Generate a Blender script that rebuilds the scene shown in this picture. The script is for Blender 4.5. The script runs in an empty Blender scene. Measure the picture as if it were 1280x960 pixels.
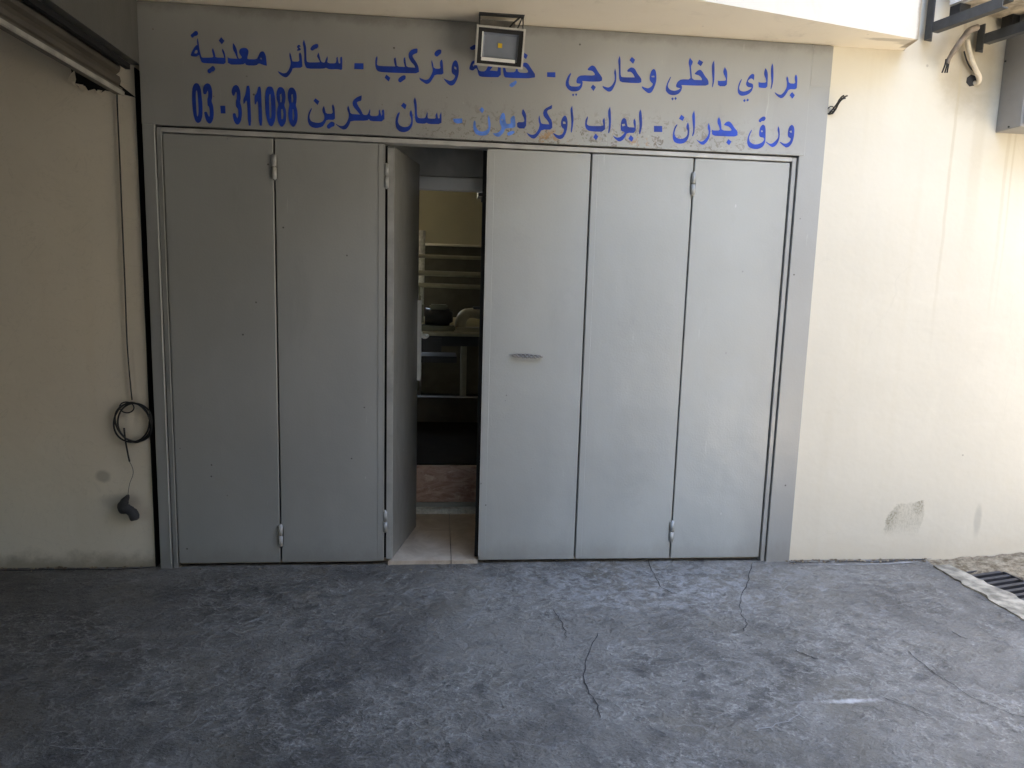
import bpy, bmesh, math, random
from mathutils import Vector, Matrix
from mathutils.geometry import tessellate_polygon
random.seed(7)
S = bpy.context.scene
COL = S.collection
R = math.radians

# ------------------------------------------------------------------ camera
cam_d = bpy.data.cameras.new('camera'); cam = bpy.data.objects.new('camera', cam_d); COL.objects.link(cam)
S.camera = cam
CAM = Vector((0.0, -3.825, 1.537)); FPX = 900.0
YAW, PITCH, ROLL = R(5.8996), R(8.1065), R(-1.6441)
cy, sy, cp, sp, cr, sr = math.cos(YAW), math.sin(YAW), math.cos(PITCH), math.sin(PITCH), math.cos(ROLL), math.sin(ROLL)
fw = Vector((sy*cp, cy*cp, -sp)); r0 = Vector((cy, -sy, 0)); d0 = fw.cross(r0)
rt = cr*r0 + sr*d0; dn = -sr*r0 + cr*d0
M = Matrix((rt, -dn, -fw)).transposed().to_4x4(); M.translation = CAM
cam.matrix_world = M
cam_d.sensor_fit = 'HORIZONTAL'; cam_d.sensor_width = 36.0; cam_d.lens = 36.0*FPX/1280
cam_d.clip_start = 0.05; cam_d.clip_end = 2000

# ------------------------------------------------------------------ world, sun, exposure
SUN_EL, SUN_AZ = 62.0, -50.0          # azimuth measured from +Y (behind the shop) towards +X
W = bpy.data.worlds.new('World'); S.world = W; W.use_nodes = True
wn = W.node_tree.nodes; bg = wn['Background']
sky = wn.new('ShaderNodeTexSky'); sky.sky_type = 'NISHITA'; sky.sun_disc = False
sky.sun_elevation = R(SUN_EL); sky.sun_rotation = R(SUN_AZ); sky.air_density = 1.0; sky.dust_density = 2.0
W.node_tree.links.new(sky.outputs[0], bg.inputs[0]); bg.inputs[1].default_value = 0.15
sl = bpy.data.lights.new('sun', 'SUN'); sl.energy = 4.0; sl.angle = R(0.5); sl.color = (1, .95, .86)
so = bpy.data.objects.new('sun', sl); COL.objects.link(so)
sd = Vector((math.sin(R(SUN_AZ))*math.cos(R(SUN_EL)), math.cos(R(SUN_AZ))*math.cos(R(SUN_EL)), math.sin(R(SUN_EL))))
so.rotation_euler = sd.to_track_quat('Z', 'Y').to_euler(); so.location = (6, 6, 14)
S.view_settings.view_transform = 'Standard'; S.view_settings.look = 'None'
S.view_settings.gamma = 1; S.view_settings.use_curve_mapping = False
S.view_settings.exposure = 4.1
S.view_settings.use_white_balance = True; S.view_settings.white_balance_temperature = 6900; S.view_settings.white_balance_tint = 10
S.render.engine = 'CYCLES'
S.cycles.use_denoising = True; S.cycles.max_bounces = 10; S.cycles.diffuse_bounces = 6; S.cycles.sample_clamp_indirect = 8

# ------------------------------------------------------------------ helpers
def _ray(px, py):
    x, y = (px-640)/FPX, (py-480)/FPX
    return rt*x + dn*y + fw
def onY(px, py, Y=0.0):
    d = _ray(px, py); t = (Y-CAM.y)/d.y; return CAM + d*t
def onZ(px, py, Z=0.0):
    d = _ray(px, py); t = (Z-CAM.z)/d.z; return CAM + d*t
def onX(px, py, X=0.0):
    d = _ray(px, py); t = (X-CAM.x)/d.x; return CAM + d*t

def tag(o, label=None, cat=None, group=None, kind=None):
    if label: o['label'] = label
    if cat: o['category'] = cat
    if group: o['group'] = group
    if kind: o['kind'] = kind
    return o
def empty(name, loc=(0, 0, 0), label=None, cat=None, group=None, rotz=0):
    o = bpy.data.objects.new(name, None); COL.objects.link(o); o.location = loc; o.rotation_euler = (0, 0, rotz)
    o.empty_display_size = .05
    return tag(o, label, cat, group)
def link(name, bm, mats, parent=None, smooth=False, local=False, bevel=0):
    """one mesh object; verts are given in world space unless local"""
    if bevel:
        bmesh.ops.bevel(bm, geom=list(bm.edges), offset=bevel, segments=2, affect='EDGES', clamp_overlap=True)
    if parent is not None and not local:
        inv = Matrix.LocRotScale(parent.location, parent.rotation_euler, None).inverted()
        pp = parent.parent
        if pp is not None: inv = inv @ Matrix.LocRotScale(pp.location, pp.rotation_euler, None).inverted()
        bm.transform(inv)
    bmesh.ops.recalc_face_normals(bm, faces=bm.faces)
    me = bpy.data.meshes.new(name); bm.to_mesh(me); bm.free()
    if not isinstance(mats, (list, tuple)): mats = [mats]
    for m in mats: me.materials.append(m)
    if smooth:
        for p in me.polygons: p.use_smooth = True
    o = bpy.data.objects.new(name, me); COL.objects.link(o)
    if parent is not None: o.parent = parent
    return o
def box(bm, x0, x1, y0, y1, z0, z1, mat=0, M=None):
    c = [(x, y, z) for z in (z0, z1) for y in (y0, y1) for x in (x0, x1)]
    v = [bm.verts.new(M @ Vector(p) if M else p) for p in c]
    for f in ((0, 2, 3, 1), (4, 5, 7, 6), (0, 1, 5, 4), (2, 6, 7, 3), (0, 4, 6, 2), (1, 3, 7, 5)):
        bm.faces.new([v[i] for i in f]).material_index = mat
def bbox(x0, x1, y0, y1, z0, z1, M=None):
    bm = bmesh.new(); box(bm, x0, x1, y0, y1, z0, z1, 0, M); return bm
def tube(bm, pts, r, n=8, mat=0, cap=True, closed=False):
    pts = [Vector(p) for p in pts]; N = len(pts); rings = []
    rr = r if isinstance(r, (list, tuple)) else [r]*N
    up = None
    for i, p in enumerate(pts):
        a = pts[i-1] if (i > 0 or closed) else p
        b = pts[(i+1) % N] if (i < N-1 or closed) else p
        t = (b-a).normalized()
        if up is None:
            up = t.orthogonal().normalized()
        else:
            up = (up - t*up.dot(t)).normalized()
        s = t.cross(up)
        rings.append([bm.verts.new(p + (up*math.cos(2*math.pi*k/n) + s*math.sin(2*math.pi*k/n))*rr[i]) for k in range(n)])
    for i in range(N if closed else N-1):
        A, B = rings[i], rings[(i+1) % N]
        for k in range(n):
            f = bm.faces.new((A[k], A[(k+1) % n], B[(k+1) % n], B[k])); f.material_index = mat; f.smooth = True
    if cap and not closed:
        bm.faces.new(rings[0][::-1]).material_index = mat; bm.faces.new(rings[-1]).material_index = mat
def smoothpts(pts, n=6):
    pts = [Vector(p) for p in pts]; out = []
    for i in range(len(pts)-1):
        p0 = pts[max(i-1, 0)]; p1 = pts[i]; p2 = pts[i+1]; p3 = pts[min(i+2, len(pts)-1)]
        for k in range(n):
            t = k/n
            out.append(.5*((2*p1) + (p2-p0)*t + (2*p0-5*p1+4*p2-p3)*t*t + (3*p1-p0-3*p2+p3)*t**3))
    out.append(pts[-1]); return out
def prism(bm, poly, z0, z1, mat=0):
    """vertical prism from an XY polygon"""
    a = [bm.verts.new((x, y, z0)) for x, y in poly]; b = [bm.verts.new((x, y, z1)) for x, y in poly]
    n = len(poly)
    for i in range(n):
        bm.faces.new((a[i], a[(i+1) % n], b[(i+1) % n], b[i])).material_index = mat
    for tri in tessellate_polygon([[Vector((x, y, 0)) for x, y in poly]]):
        bm.faces.new([a[i] for i in tri]).material_index = mat; bm.faces.new([b[i] for i in tri]).material_index = mat

# ------------------------------------------------------------------ materials
class NT:
    def __init__(s, name):
        s.m = bpy.data.materials.new(name); s.m.use_nodes = True; s.t = s.m.node_tree; s.n = s.t.nodes
        s.b = s.n['Principled BSDF']; s.geo = s.n.new('ShaderNodeNewGeometry'); s.pos = s.geo.outputs['Position']
    def L(s, a, b): s.t.links.new(a, b)
    def map(s, scale=(1, 1, 1), loc=(0, 0, 0), rot=(0, 0, 0)):
        n = s.n.new('ShaderNodeMapping'); s.L(s.pos, n.inputs[0])
        n.inputs['Scale'].default_value = scale; n.inputs['Location'].default_value = loc; n.inputs['Rotation'].default_value = rot
        return n.outputs[0]
    def noise(s, scale, detail=4, rough=.55, dist=0, vec=None):
        n = s.n.new('ShaderNodeTexNoise'); s.L(vec if vec is not None else s.pos, n.inputs['Vector'])
        n.inputs['Scale'].default_value = scale; n.inputs['Detail'].default_value = detail
        n.inputs['Roughness'].default_value = rough; n.inputs['Distortion'].default_value = dist
        return n.outputs[0]
    def vor(s, scale, feat='F1', vec=None, rnd=1.0):
        n = s.n.new('ShaderNodeTexVoronoi'); n.feature = feat; s.L(vec if vec is not None else s.pos, n.inputs['Vector'])
        n.inputs['Scale'].default_value = scale; n.inputs['Randomness'].default_value = rnd
        return n.outputs['Distance']
    def ramp(s, v, a, b, lo=0.0, hi=1.0):
        n = s.n.new('ShaderNodeMapRange'); n.interpolation_type = 'SMOOTHSTEP'; s.L(v, n.inputs[0])
        n.inputs[1].default_value = a; n.inputs[2].default_value = b; n.inputs[3].default_value = lo; n.inputs[4].default_value = hi
        return n.outputs[0]
    def math(s, op, a, b=None, c=None):
        n = s.n.new('ShaderNodeMath'); n.operation = op
        for i, v in enumerate((a, b, c)):
            if v is None: continue
            if isinstance(v, (int, float)): n.inputs[i].default_value = v
            else: s.L(v, n.inputs[i])
        return n.outputs[0]
    def mix(s, f, a, b):
        n = s.n.new('ShaderNodeMix'); n.data_type = 'RGBA'
        if isinstance(f, (int, float)): n.inputs[0].default_value = f
        else: s.L(f, n.inputs[0])
        for i, v in ((6, a), (7, b)):
            if isinstance(v, tuple): n.inputs[i].default_value = (*v, 1) if len(v) == 3 else v
            else: s.L(v, n.inputs[i])
        return n.outputs[2]
    def xyz(s):
        n = s.n.new('ShaderNodeSeparateXYZ'); s.L(s.pos, n.inputs[0]); return n.outputs
    def done(s, color, rough=.6, bump=None, bd=.01, bs=.3, metal=0, spec=.5):
        if isinstance(color, tuple): s.b.inputs['Base Color'].default_value = (*color, 1)
        else: s.L(color, s.b.inputs['Base Color'])
        if isinstance(rough, (int, float)): s.b.inputs['Roughness'].default_value = rough
        else: s.L(rough, s.b.inputs['Roughness'])
        s.b.inputs['Metallic'].default_value = metal; s.b.inputs['Specular IOR Level'].default_value = spec
        if bump is not None:
            n = s.n.new('ShaderNodeBump'); n.inputs['Strength'].default_value = bs; n.inputs['Distance'].default_value = bd
            s.L(bump, n.inputs['Height']); s.L(n.outputs[0], s.b.inputs['Normal'])
        return s.m
    def polymask(s, pts, edge, nz, amp):
        o = s.xyz(); cx = sum(p[0] for p in pts)/len(pts); cz = sum(p[1] for p in pts)/len(pts); m = None
        for i in range(len(pts)):
            (ax, az), (bx, bz) = pts[i], pts[(i+1) % len(pts)]
            nx, nz_ = -(bz-az), bx-ax; l = math.hypot(nx, nz_); nx /= l; nz_ /= l
            if nx*(cx-ax)+nz_*(cz-az) < 0: nx, nz_ = -nx, -nz_
            d = s.math('ADD', s.math('ADD', s.math('MULTIPLY', o[0], nx), s.math('MULTIPLY', o[2], nz_)), -(nx*ax+nz_*az))
            m = d if m is None else s.math('MINIMUM', m, d)
        m = s.math('ADD', m, s.math('MULTIPLY', s.math('SUBTRACT', nz, .5), amp))
        return s.ramp(m, -edge, edge), m
    def blob(s, cx, cz, rx, rz, edge=.35, nz=None, amp=.6, ax=2):
        """soft elliptical mask on an upright wall, edge broken by noise"""
        o = s.xyz()
        dx = s.math('DIVIDE', s.math('SUBTRACT', o[0], cx), rx); dz = s.math('DIVIDE', s.math('SUBTRACT', o[ax], cz), rz)
        d = s.math('SQRT', s.math('ADD', s.math('MULTIPLY', dx, dx), s.math('MULTIPLY', dz, dz)))
        if nz is not None: d = s.math('ADD', d, s.math('MULTIPLY', s.math('SUBTRACT', nz, .5), amp))
        return s.ramp(d, 1-edge, 1+edge, 1, 0)

def m_simple(name, c, rough=.6, var=.15, scale=8, metal=0, bs=.15):
    k = NT(name); n = k.noise(scale, 5)
    col = k.mix(k.ramp(n, .3, .7), tuple(x*(1-var) for x in c), tuple(min(1, x*(1+var)) for x in c))
    return k.done(col, rough, k.noise(scale*6, 3), .002, bs, metal)

def m_ground():
    k = NT('trowelled_concrete')
    big = k.noise(.75, 4, .55, .4)
    mid = k.noise(3.2, 6, .62, 1.4)
    def ridge(scale, detail, rough, dist, vec):
        n = k.n.new('ShaderNodeTexNoise'); n.noise_type = 'RIDGED_MULTIFRACTAL'; n.normalize = False
        k.L(vec, n.inputs['Vector']); n.inputs['Scale'].default_value = scale; n.inputs['Detail'].default_value = detail
        n.inputs['Roughness'].default_value = rough; n.inputs['Distortion'].default_value = dist; n.inputs['Lacunarity'].default_value = 2.1
        n.inputs['Offset'].default_value = 1.0; n.inputs['Gain'].default_value = 1.6
        return n.outputs[0]
    fib = k.noise(24.0, 7, .70, .25, k.map((.9, 1.1, 1), rot=(0, 0, .35)))
    grit = k.noise(85.0, 4, .7)
    rd = ridge(9.0, 6, .62, .2, k.map((1, 1.1, 1), rot=(0, 0, .4)))
    rd2 = ridge(19.0, 5, .64, .15, k.map((1, 1.1, 1), (3, 1, 0), rot=(0, 0, -.5)))
    clus = k.noise(2.1, 5, .62, .9, k.map((1, 1, 1), (5, 2, 0)))
    c = k.mix(k.ramp(big, .34, .66), (.080, .076, .069), (.188, .180, .162))
    c = k.mix(k.ramp(mid, .42, .68, 0, .60), c, (.228, .219, .198))
    c = k.mix(k.ramp(mid, .48, .28, 0, .65), c, (.048, .048, .050))
    rough_m = k.ramp(clus, .40, .60, .18, 1)
    c = k.mix(k.math('MULTIPLY', k.ramp(fib, .46, .30, 0, .80), rough_m), c, (.028, .028, .030))
    c = k.mix(k.math('MULTIPLY', k.ramp(fib, .54, .74, 0, .55), rough_m), c, (.36, .36, .355))
    c = k.mix(k.math('MULTIPLY', k.ramp(rd, 1.65, 2.4, 0, .52), rough_m), c, (.38, .375, .35))
    c = k.mix(k.math('MULTIPLY', k.ramp(rd2, 1.7, 2.4, 0, .6), rough_m), c, (.41, .405, .375))
    c = k.mix(k.math('MULTIPLY', k.ramp(rd, .9, .3, 0, .45), rough_m), c, (.035, .035, .037))
    c = k.mix(k.ramp(grit, .57, .70, 0, .5), c, (.34, .335, .325))
    c = k.mix(k.ramp(grit, .43, .29, 0, .6), c, (.03, .03, .03))
    oil = k.noise(1.15, 5, .65, .6, k.map((1, 1, 1), (3, 8, 0)))
    c = k.mix(k.ramp(oil, .56, .66, 0, .45), c, (.055, .053, .052))
    warm = k.noise(1.6, 4, .6, .8)
    c = k.mix(k.ramp(warm, .52, .68, 0, .5), c, (.15, .135, .105))
    # trowel arcs: broken curved ridges
    wv = k.n.new('ShaderNodeTexWave'); wv.wave_type = 'RINGS'; k.L(k.map((1, 1, 1), (-1.4, 2.2, 0)), wv.inputs['Vector'])
    wv.inputs['Scale'].default_value = 1.3; wv.inputs['Distortion'].default_value = 7; wv.inputs['Detail'].default_value = 5; wv.inputs['Detail Scale'].default_value = 1.6; wv.inputs['Detail Roughness'].default_value = .6
    arcs = k.math('MULTIPLY', k.ramp(wv.outputs['Fac'], .985, .9995), k.ramp(k.noise(2.6, 3), .52, .60))
    c = k.mix(k.math('MULTIPLY', arcs, .30), c, (.33, .33, .33))
    # pale scuff
    sc = k.blob(1.60, -1.395, .10, .014, .6, k.noise(26, 5, .7), 1.6, ax=1)
    c = k.mix(k.math('MULTIPLY', sc, .65), c, (.55, .55, .55))
    # pale worn streaks before the doors
    pale = k.math('MULTIPLY', k.blob(1.15, -.30, .85, .30, .7, k.noise(5, 6, .7), 1.8, ax=1), k.ramp(k.noise(19, 6, .7, .6), .44, .60))
    c = k.mix(k.math('MULTIPLY', pale, .55), c, (.37, .375, .38))
    h = k.math('ADD', k.math('MULTIPLY', fib, .8), k.math('ADD', k.math('MULTIPLY', rd, .22), k.math('ADD', k.math('MULTIPLY', rd2, .10), k.math('MULTIPLY', grit, .12))))
    rg = k.ramp(mid, .3, .7, .50, .72)
    return k.done(c, rg, h, .030, .9)

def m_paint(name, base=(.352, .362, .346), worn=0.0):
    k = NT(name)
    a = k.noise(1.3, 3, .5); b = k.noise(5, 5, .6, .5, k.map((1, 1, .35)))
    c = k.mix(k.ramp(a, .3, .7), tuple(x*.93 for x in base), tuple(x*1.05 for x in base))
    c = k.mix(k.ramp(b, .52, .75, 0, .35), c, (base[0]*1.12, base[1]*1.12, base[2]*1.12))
    # faint runs
    st = k.noise(14, 4, .6, 0, k.map((1, 1, .05)))
    c = k.mix(k.ramp(st, .55, .75, 0, .09), c, tuple(x*.72 for x in base))
    # chips
    v = k.vor(9.0); ch = k.math('MULTIPLY', k.ramp(v, .034, .050, 1, 0), k.ramp(k.noise(2.1, 2), .48, .56))
    c = k.mix(k.math('MULTIPLY', ch, .85), c, (.04, .037, .032))
    v2 = k.vor(6.3, vec=k.map((1.0, 1, .45), (3.1, .7, 1.9))); ch2 = k.math('MULTIPLY', k.ramp(v2, .022, .034, 1, 0), k.ramp(k.noise(1.7, 2, vec=k.map((1, 1, 1), (4, 4, 4))), .5, .6))
    c = k.mix(k.math('MULTIPLY', ch2, .7), c, (.55, .55, .54))
    if worn:
        o = k.xyz()
        low = k.math('MULTIPLY', k.ramp(o[2], 2.47, 2.26, 0, 1), k.blob(.75, 2.34, .85, .30, .5))
        n1 = k.noise(34, 6, .75, .6)
        rust = k.math('MULTIPLY', k.ramp(n1, .535, .60), low)
        c = k.mix(k.math('MULTIPLY', rust, .85), c, (.12, .095, .06))
        n2 = k.noise(20, 5, .7, 1.2, k.map((1, 1, 1), (7, 3, 2)))
        ora = k.math('MULTIPLY', k.ramp(n2, .52, .60), k.math('MAXIMUM', k.blob(.95, 2.275, .13, .05, .5), k.blob(.58, 2.27, .10, .04, .5)))
        c = k.mix(k.math('MULTIPLY', ora, .85), c, (.36, .20, .07))
        n3 = k.noise(26, 5, .7)
        pale = k.math('MULTIPLY', k.ramp(n3, .58, .68), low)
        c = k.mix(k.math('MULTIPLY', pale, .5), c, (.50, .48, .42))
        # grimy top edge
        top = k.math('MULTIPLY', k.ramp(k.math('ADD', o[2], k.math('MULTIPLY', k.noise(7, 5, .7), .10)), 2.80, 2.865), .55)
        c = k.mix(top, c, (.11, .10, .085))
        sp = k.vor(17); dots = k.math('MULTIPLY', k.ramp(sp, .05, .08, 1, 0), k.ramp(k.noise(1.4, 2, vec=k.map((1, 1, 1), (1, 8, 5))), .52, .62))
        c = k.mix(k.math('MULTIPLY', dots, .7), c, (.16, .10, .06))
    h = k.math('ADD', k.noise(2.2, 3, .5), k.math('MULTIPLY', k.noise(90, 2), .06))
    o = k.xyz()
    low = k.ramp(k.math('ADD', o[2], k.math('MULTIPLY', k.noise(11, 6, .75, 0, k.map((1, 1, .5))), .22)), .10, .24, 1, 0)
    c = k.mix(k.math('MULTIPLY', low, .35), c, (.20, .185, .155))
    gr_ = k.noise(3.0, 6, .7, .8, k.map((1, 1, .45), (9, 2, 4)))
    c = k.mix(k.ramp(gr_, .55, .75, 0, .22), c, tuple(x*.66 for x in base))
    scr = k.noise(7, 3, .5, 0, k.map((6, 1, .5), (2, 0, 5), rot=(0, .25, 0)))
    c = k.mix(k.math('MULTIPLY', k.ramp(scr, .70, .74), k.ramp(gr_, .45, .55, 0, .35)), c, tuple(min(1, x*1.45) for x in base))
    return k.done(c, k.ramp(b, .3, .7, .28, .42), h, .024, .42, spec=.85)

def m_plaster(name, base, right=False, left=False, canopy=False):
    k = NT(name)
    a = k.noise(.9, 4, .55); st = k.noise(3.2, 6, .62, .2, k.map((1.6, 1.6, .10)))
    c = k.mix(k.ramp(a, .3, .7), tuple(x*.95 for x in base), tuple(min(.9, x*1.04) for x in base))
    c = k.mix(k.ramp(st, .52, .76, 0, .22), c, (base[0]*.88, base[1]*.84, base[2]*.76))
    f = k.noise(24, 6, .7)
    v = k.vor(5.2); sp = k.math('MULTIPLY', k.ramp(v, .025, .045, 1, 0), k.ramp(k.noise(1.1, 2), .48, .58))
    c = k.mix(k.math('MULTIPLY', sp, .55), c, (.22, .19, .14))
    if right:
        o = k.xyz()
        # scraped patch near the ground
        p = onY(1130, 650); n = k.noise(9, 5, .7)
        pp = [onY(a, b) for a, b in ((1104, 671), (1108, 648), (1121, 631), (1154, 626), (1155, 645), (1146, 671))]
        m1, dist = k.polymask([(q.x, q.z) for q in pp], .006, k.noise(26, 6, .75), .05)
        xl, xr_ = onY(1105, 650).x, onY(1152, 650).x
        fade = k.ramp(k.math('ADD', k.xyz()[2], k.math('MULTIPLY', k.noise(20, 5, .8), .06)), onY(1125, 674).z+.03, onY(1125, 652).z+.03)
        c = k.mix(k.math('MULTIPLY', k.math('MULTIPLY', m1, fade), .45), c, (.54, .50, .40))
        fine = k.ramp(k.noise(60, 8, .85, 0, k.map((1.6, 1, 1))), .46, .60)
        leftw = k.ramp(k.math('SUBTRACT', k.xyz()[0], k.math('MULTIPLY', k.xyz()[2], .30)), xl+.10-.3*onY(1105, 650).z, xl+.03-.3*onY(1105, 650).z)
        q = onY(1149, 632); corner = k.blob(q.x, q.z, .035, .05, .5, k.noise(40, 5, .8), .9)
        dk = k.math('MULTIPLY', m1, k.math('MAXIMUM', leftw, corner))
        c = k.mix(k.math('MULTIPLY', k.math('MULTIPLY', dk, fade), k.math('MULTIPLY_ADD', fine, .65, .18)), c, (.13, .115, .07))
        c = k.mix(k.math('MULTIPLY', k.math('MULTIPLY', m1, fade), k.math('MULTIPLY', fine, .45)), c, (.30, .27, .19))
        p2 = onY(1222, 650); m2 = k.blob(p2.x, p2.z, .022, .09, .4, n, .5)
        c = k.mix(k.math('MULTIPLY', m2, .5), c, (.42, .40, .34))
        # dirt round the pipe hole and under the canopy end
        p3 = onY(1216, 100); m3 = k.blob(p3.x, p3.z, .17, .16, .6, n, .9)
        c = k.mix(k.math('MULTIPLY', m3, .62), c, (.34, .28, .19))
        p4 = onY(1175, 62); m4 = k.blob(p4.x, p4.z, .42, .07, .6, n, 1.2)
        c = k.mix(k.math('MULTIPLY', m4, .35), c, (.42, .34, .23))
        # damp streaks running down from bracket and cabinet
        for px, wd, z1, am in ((1192, .012, .9, .40), (1262, .014, 1.1, .30), (1270, .008, 1.2, .35), (1224, .05, 1.5, .22)):
            q = onY(px, 170)
            d = k.math('ABSOLUTE', k.math('SUBTRACT', k.math('ADD', o[0], k.math('MULTIPLY', k.noise(2.5, 3), .03)), q.x+.015))
            s_ = k.math('MULTIPLY', k.ramp(d, wd*.4, wd, 1, 0), k.ramp(o[2], z1, 2.4, 0, 1))
            c = k.mix(k.math('MULTIPLY', s_, am), c, (base[0]*.72, base[1]*.66, base[2]*.55))
        # splash zone
        lowm = k.ramp(k.math('ADD', o[2], k.math('MULTIPLY', k.noise(6, 5, .7), .25)), .08, .30, 1, 0)
        c = k.mix(k.math('MULTIPLY', lowm, .35), c, (.62, .53, .385))
    if canopy:
        p = onZ(1116, 50, 2.812); n = k.noise(14, 5, .7)
        c = k.mix(k.math('MULTIPLY', k.math('MAXIMUM', k.blob(p.x, p.y, .15, .022, .3, n, .9, ax=1), k.blob(p.x+.13, p.y+.03, .09, .03, .3, n, .9, ax=1)), .6), c, (.36, .31, .24))
        o = k.xyz()
        e = k.math('MULTIPLY', k.ramp(k.math('ADD', o[0], k.math('MULTIPLY', k.noise(9, 5, .7), .03)), 2.392, 2.412), k.math('MULTIPLY', k.ramp(o[1], -.3, -.2), k.ramp(o[1], -.03, -.06)))
        c = k.mix(k.math('MULTIPLY', e, .8), c, (.20, .16, .11))
        gr_ = k.noise(5, 6, .7, .5, k.map((1, 1, .3)))
        c = k.mix(k.ramp(gr_, .56, .74, 0, .25), c, (.45, .39, .30))
    if left:
        o = k.xyz(); n = k.noise(9, 5, .7)
        p = onY(127, 596); c = k.mix(k.math('MULTIPLY', k.blob(p.x, p.z, .035, .03, .4, n, .8), .5), c, (.25, .23, .18))
        p = onY(150, 628); c = k.mix(k.math('MULTIPLY', k.blob(p.x, p.z, .09, .035, .6, n, .8), .4), c, (.25, .23, .18))
        lowm = k.ramp(k.math('ADD', o[2], k.math('MULTIPLY', k.noise(9, 5, .7), .16)), .06, .16, 1, 0)
        c = k.mix(k.math('MULTIPLY', lowm, .6), c, (.16, .13, .07))
        sc = k.noise(3, 4, .6, 3); c = k.mix(k.math('MULTIPLY', k.ramp(sc, .495, .505, 0, 1), k.math('MULTIPLY', k.ramp(sc, .515, .505, 0, 1), .12)), c, (.3, .27, .2))
    hair = k.n.new('ShaderNodeTexVoronoi'); hair.feature = 'DISTANCE_TO_EDGE'; hair.inputs['Scale'].default_value = 1.1
    wob = k.n.new('ShaderNodeMix'); wob.data_type = 'VECTOR'; wob.inputs[0].default_value = .16
    nz_ = k.n.new('ShaderNodeTexNoise'); nz_.inputs['Scale'].default_value = 3; nz_.inputs['Detail'].default_value = 5; k.L(k.pos, nz_.inputs['Vector'])
    k.L(k.pos, wob.inputs[4]); k.L(nz_.outputs[1], wob.inputs[5]); k.L(wob.outputs[1], hair.inputs['Vector'])
    hl_ = k.math('MULTIPLY', k.ramp(hair.outputs['Distance'], .0025, .0008, 0, 1), k.ramp(k.noise(1.0, 2, vec=k.map((1, 1, 1), (6, 1, 3))), .50, .58))
    c = k.mix(k.math('MULTIPLY', hl_, .07), c, tuple(x*.5 for x in base))
    trow = k.noise(2.2, 3, .5, 1.5, k.map((1, 1, 2.2), (1, 7, 2)))
    c = k.mix(k.ramp(trow, .55, .68, 0, .10), c, tuple(min(.9, x*1.15) for x in base))
    h = k.math('ADD', k.math('ADD', k.noise(3, 4, .6), k.math('MULTIPLY', trow, .2)), k.math('MULTIPLY', f, .12))
    return k.done(c, .85, h, .020, .22, spec=.25)

MAT = {}
MAT['ground'] = m_ground()
MAT['crack'] = m_simple('crack_dirt', (.03, .03, .032), .9)
MAT['crack_pale'] = m_simple('pale_cement_line', (.25, .25, .245), .8)
MAT['door'] = m_paint('grey_gloss_paint')
MAT['door_darker'] = m_paint('darker_grey_paint', (.17, .17, .155))  # darker grey than the other leaves, used on the open leaf
MAT['frame'] = m_paint('grey_frame_paint', (.325, .333, .322))
MAT['sign'] = m_paint('grey_sign_paint', (.325, .332, .32), worn=1)
MAT['edge'] = m_simple('worn_pale_edge', (.46, .46, .44), .5)
MAT['right_wall'] = m_plaster('cream_plaster', (.668, .622, .512), right=True)
MAT['canopy'] = m_plaster('cream_paint_darkened', (.58, .545, .47), canopy=True)  # same cream as the soffit, darkened so sky light does not burn out
MAT['soffit'] = m_plaster('cream_paint_lightened', (.84, .76, .62), canopy=True)  # same cream as the fascia, lightened to stand in for bounced light
MAT['left_wall'] = m_plaster('dull_cream_plaster', (.78, .715, .585), left=True)
MAT['lintel'] = m_paint('grey_wall_paint', (.10, .098, .09))
MAT['bounce_dark'] = m_simple('dark_bounce_concrete', (.075, .072, .066), .9, .25, 2)  # dark tone put in to soak up bounced light on unseen surfaces
MAT['blue'] = m_simple('blue_lettering_paint', (.006, .045, .36), .6, .35, 9)
MAT['blue_lit'] = m_simple('light_patch_blue_lettering', (.10, .24, .75), .4, .25, 25)  # lighter blue puts a local light patch into the letter colour
MAT['shutter'] = m_simple('shutter_steel', (.085, .075, .06), .5, .2, 4)
MAT['shutter_lip'] = m_simple('shutter_bottom_rail', (.36, .35, .31), .4, .3, 8)
MAT['black'] = m_simple('black_rubber', (.012, .012, .012), .55)
MAT['rail'] = m_simple('black_guide_channel', (.008, .008, .008), .8)
MAT['cloth'] = m_simple('dark_tape', (.035, .035, .037), .8)
MAT['alu'] = m_simple('cast_aluminium', (.55, .54, .50), .4, .12, 20, .2)
MAT['alu_shaded'] = m_simple('shaded_aluminium', (.16, .15, .13), .6, .2, 20)  # shade put into the colour of the lamp's rear body
MAT['lampglass'] = m_simple('reflector_foil', (.22, .25, .30), .5, .08, 10, 0, .05)
MAT['lampwhite'] = m_simple('reflector_lip', (.9, .9, .88), .35, .03)
MAT['led'] = m_simple('led_phosphor', (.75, .52, .04), .4, .1, 60)
MAT['steel_dark'] = m_simple('dark_painted_steel', (.050, .052, .053), .5, .25, 12)
MAT['white_metal'] = m_simple('aged_white_enamel', (.72, .69, .62), .45, .12, 5)
MAT['dirty_under'] = m_simple('grimy_underside', (.42, .36, .27), .8, .45, 14)
MAT['cabinet'] = m_simple('grey_cabinet_paint', (.27, .26, .245), .5, .1, 4)
MAT['pvc'] = m_simple('painted_pvc', (.66, .58, .45), .6, .2, 12)
MAT['cable_grey'] = m_simple('weathered_cable_sleeve', (.28, .23, .18), .7, .3, 20)
MAT['iron'] = m_simple('cast_iron', (.035, .035, .04), .5, .3, 20)
MAT['pit'] = m_simple('drain_pit', (.006, .006, .006), .9)
MAT['kerb'] = m_simple('pale_kerb_concrete', (.26, .235, .185), .95, .5, 14)
MAT['gravel'] = (lambda k: k.done(k.mix(k.ramp(k.noise(22, 8, .75), .35, .68), (.15, .115, .07), (.46, .39, .28)), .95, k.noise(30, 8, .8), .03, .9))(NT('rough_mortar_and_dirt'))
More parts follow.
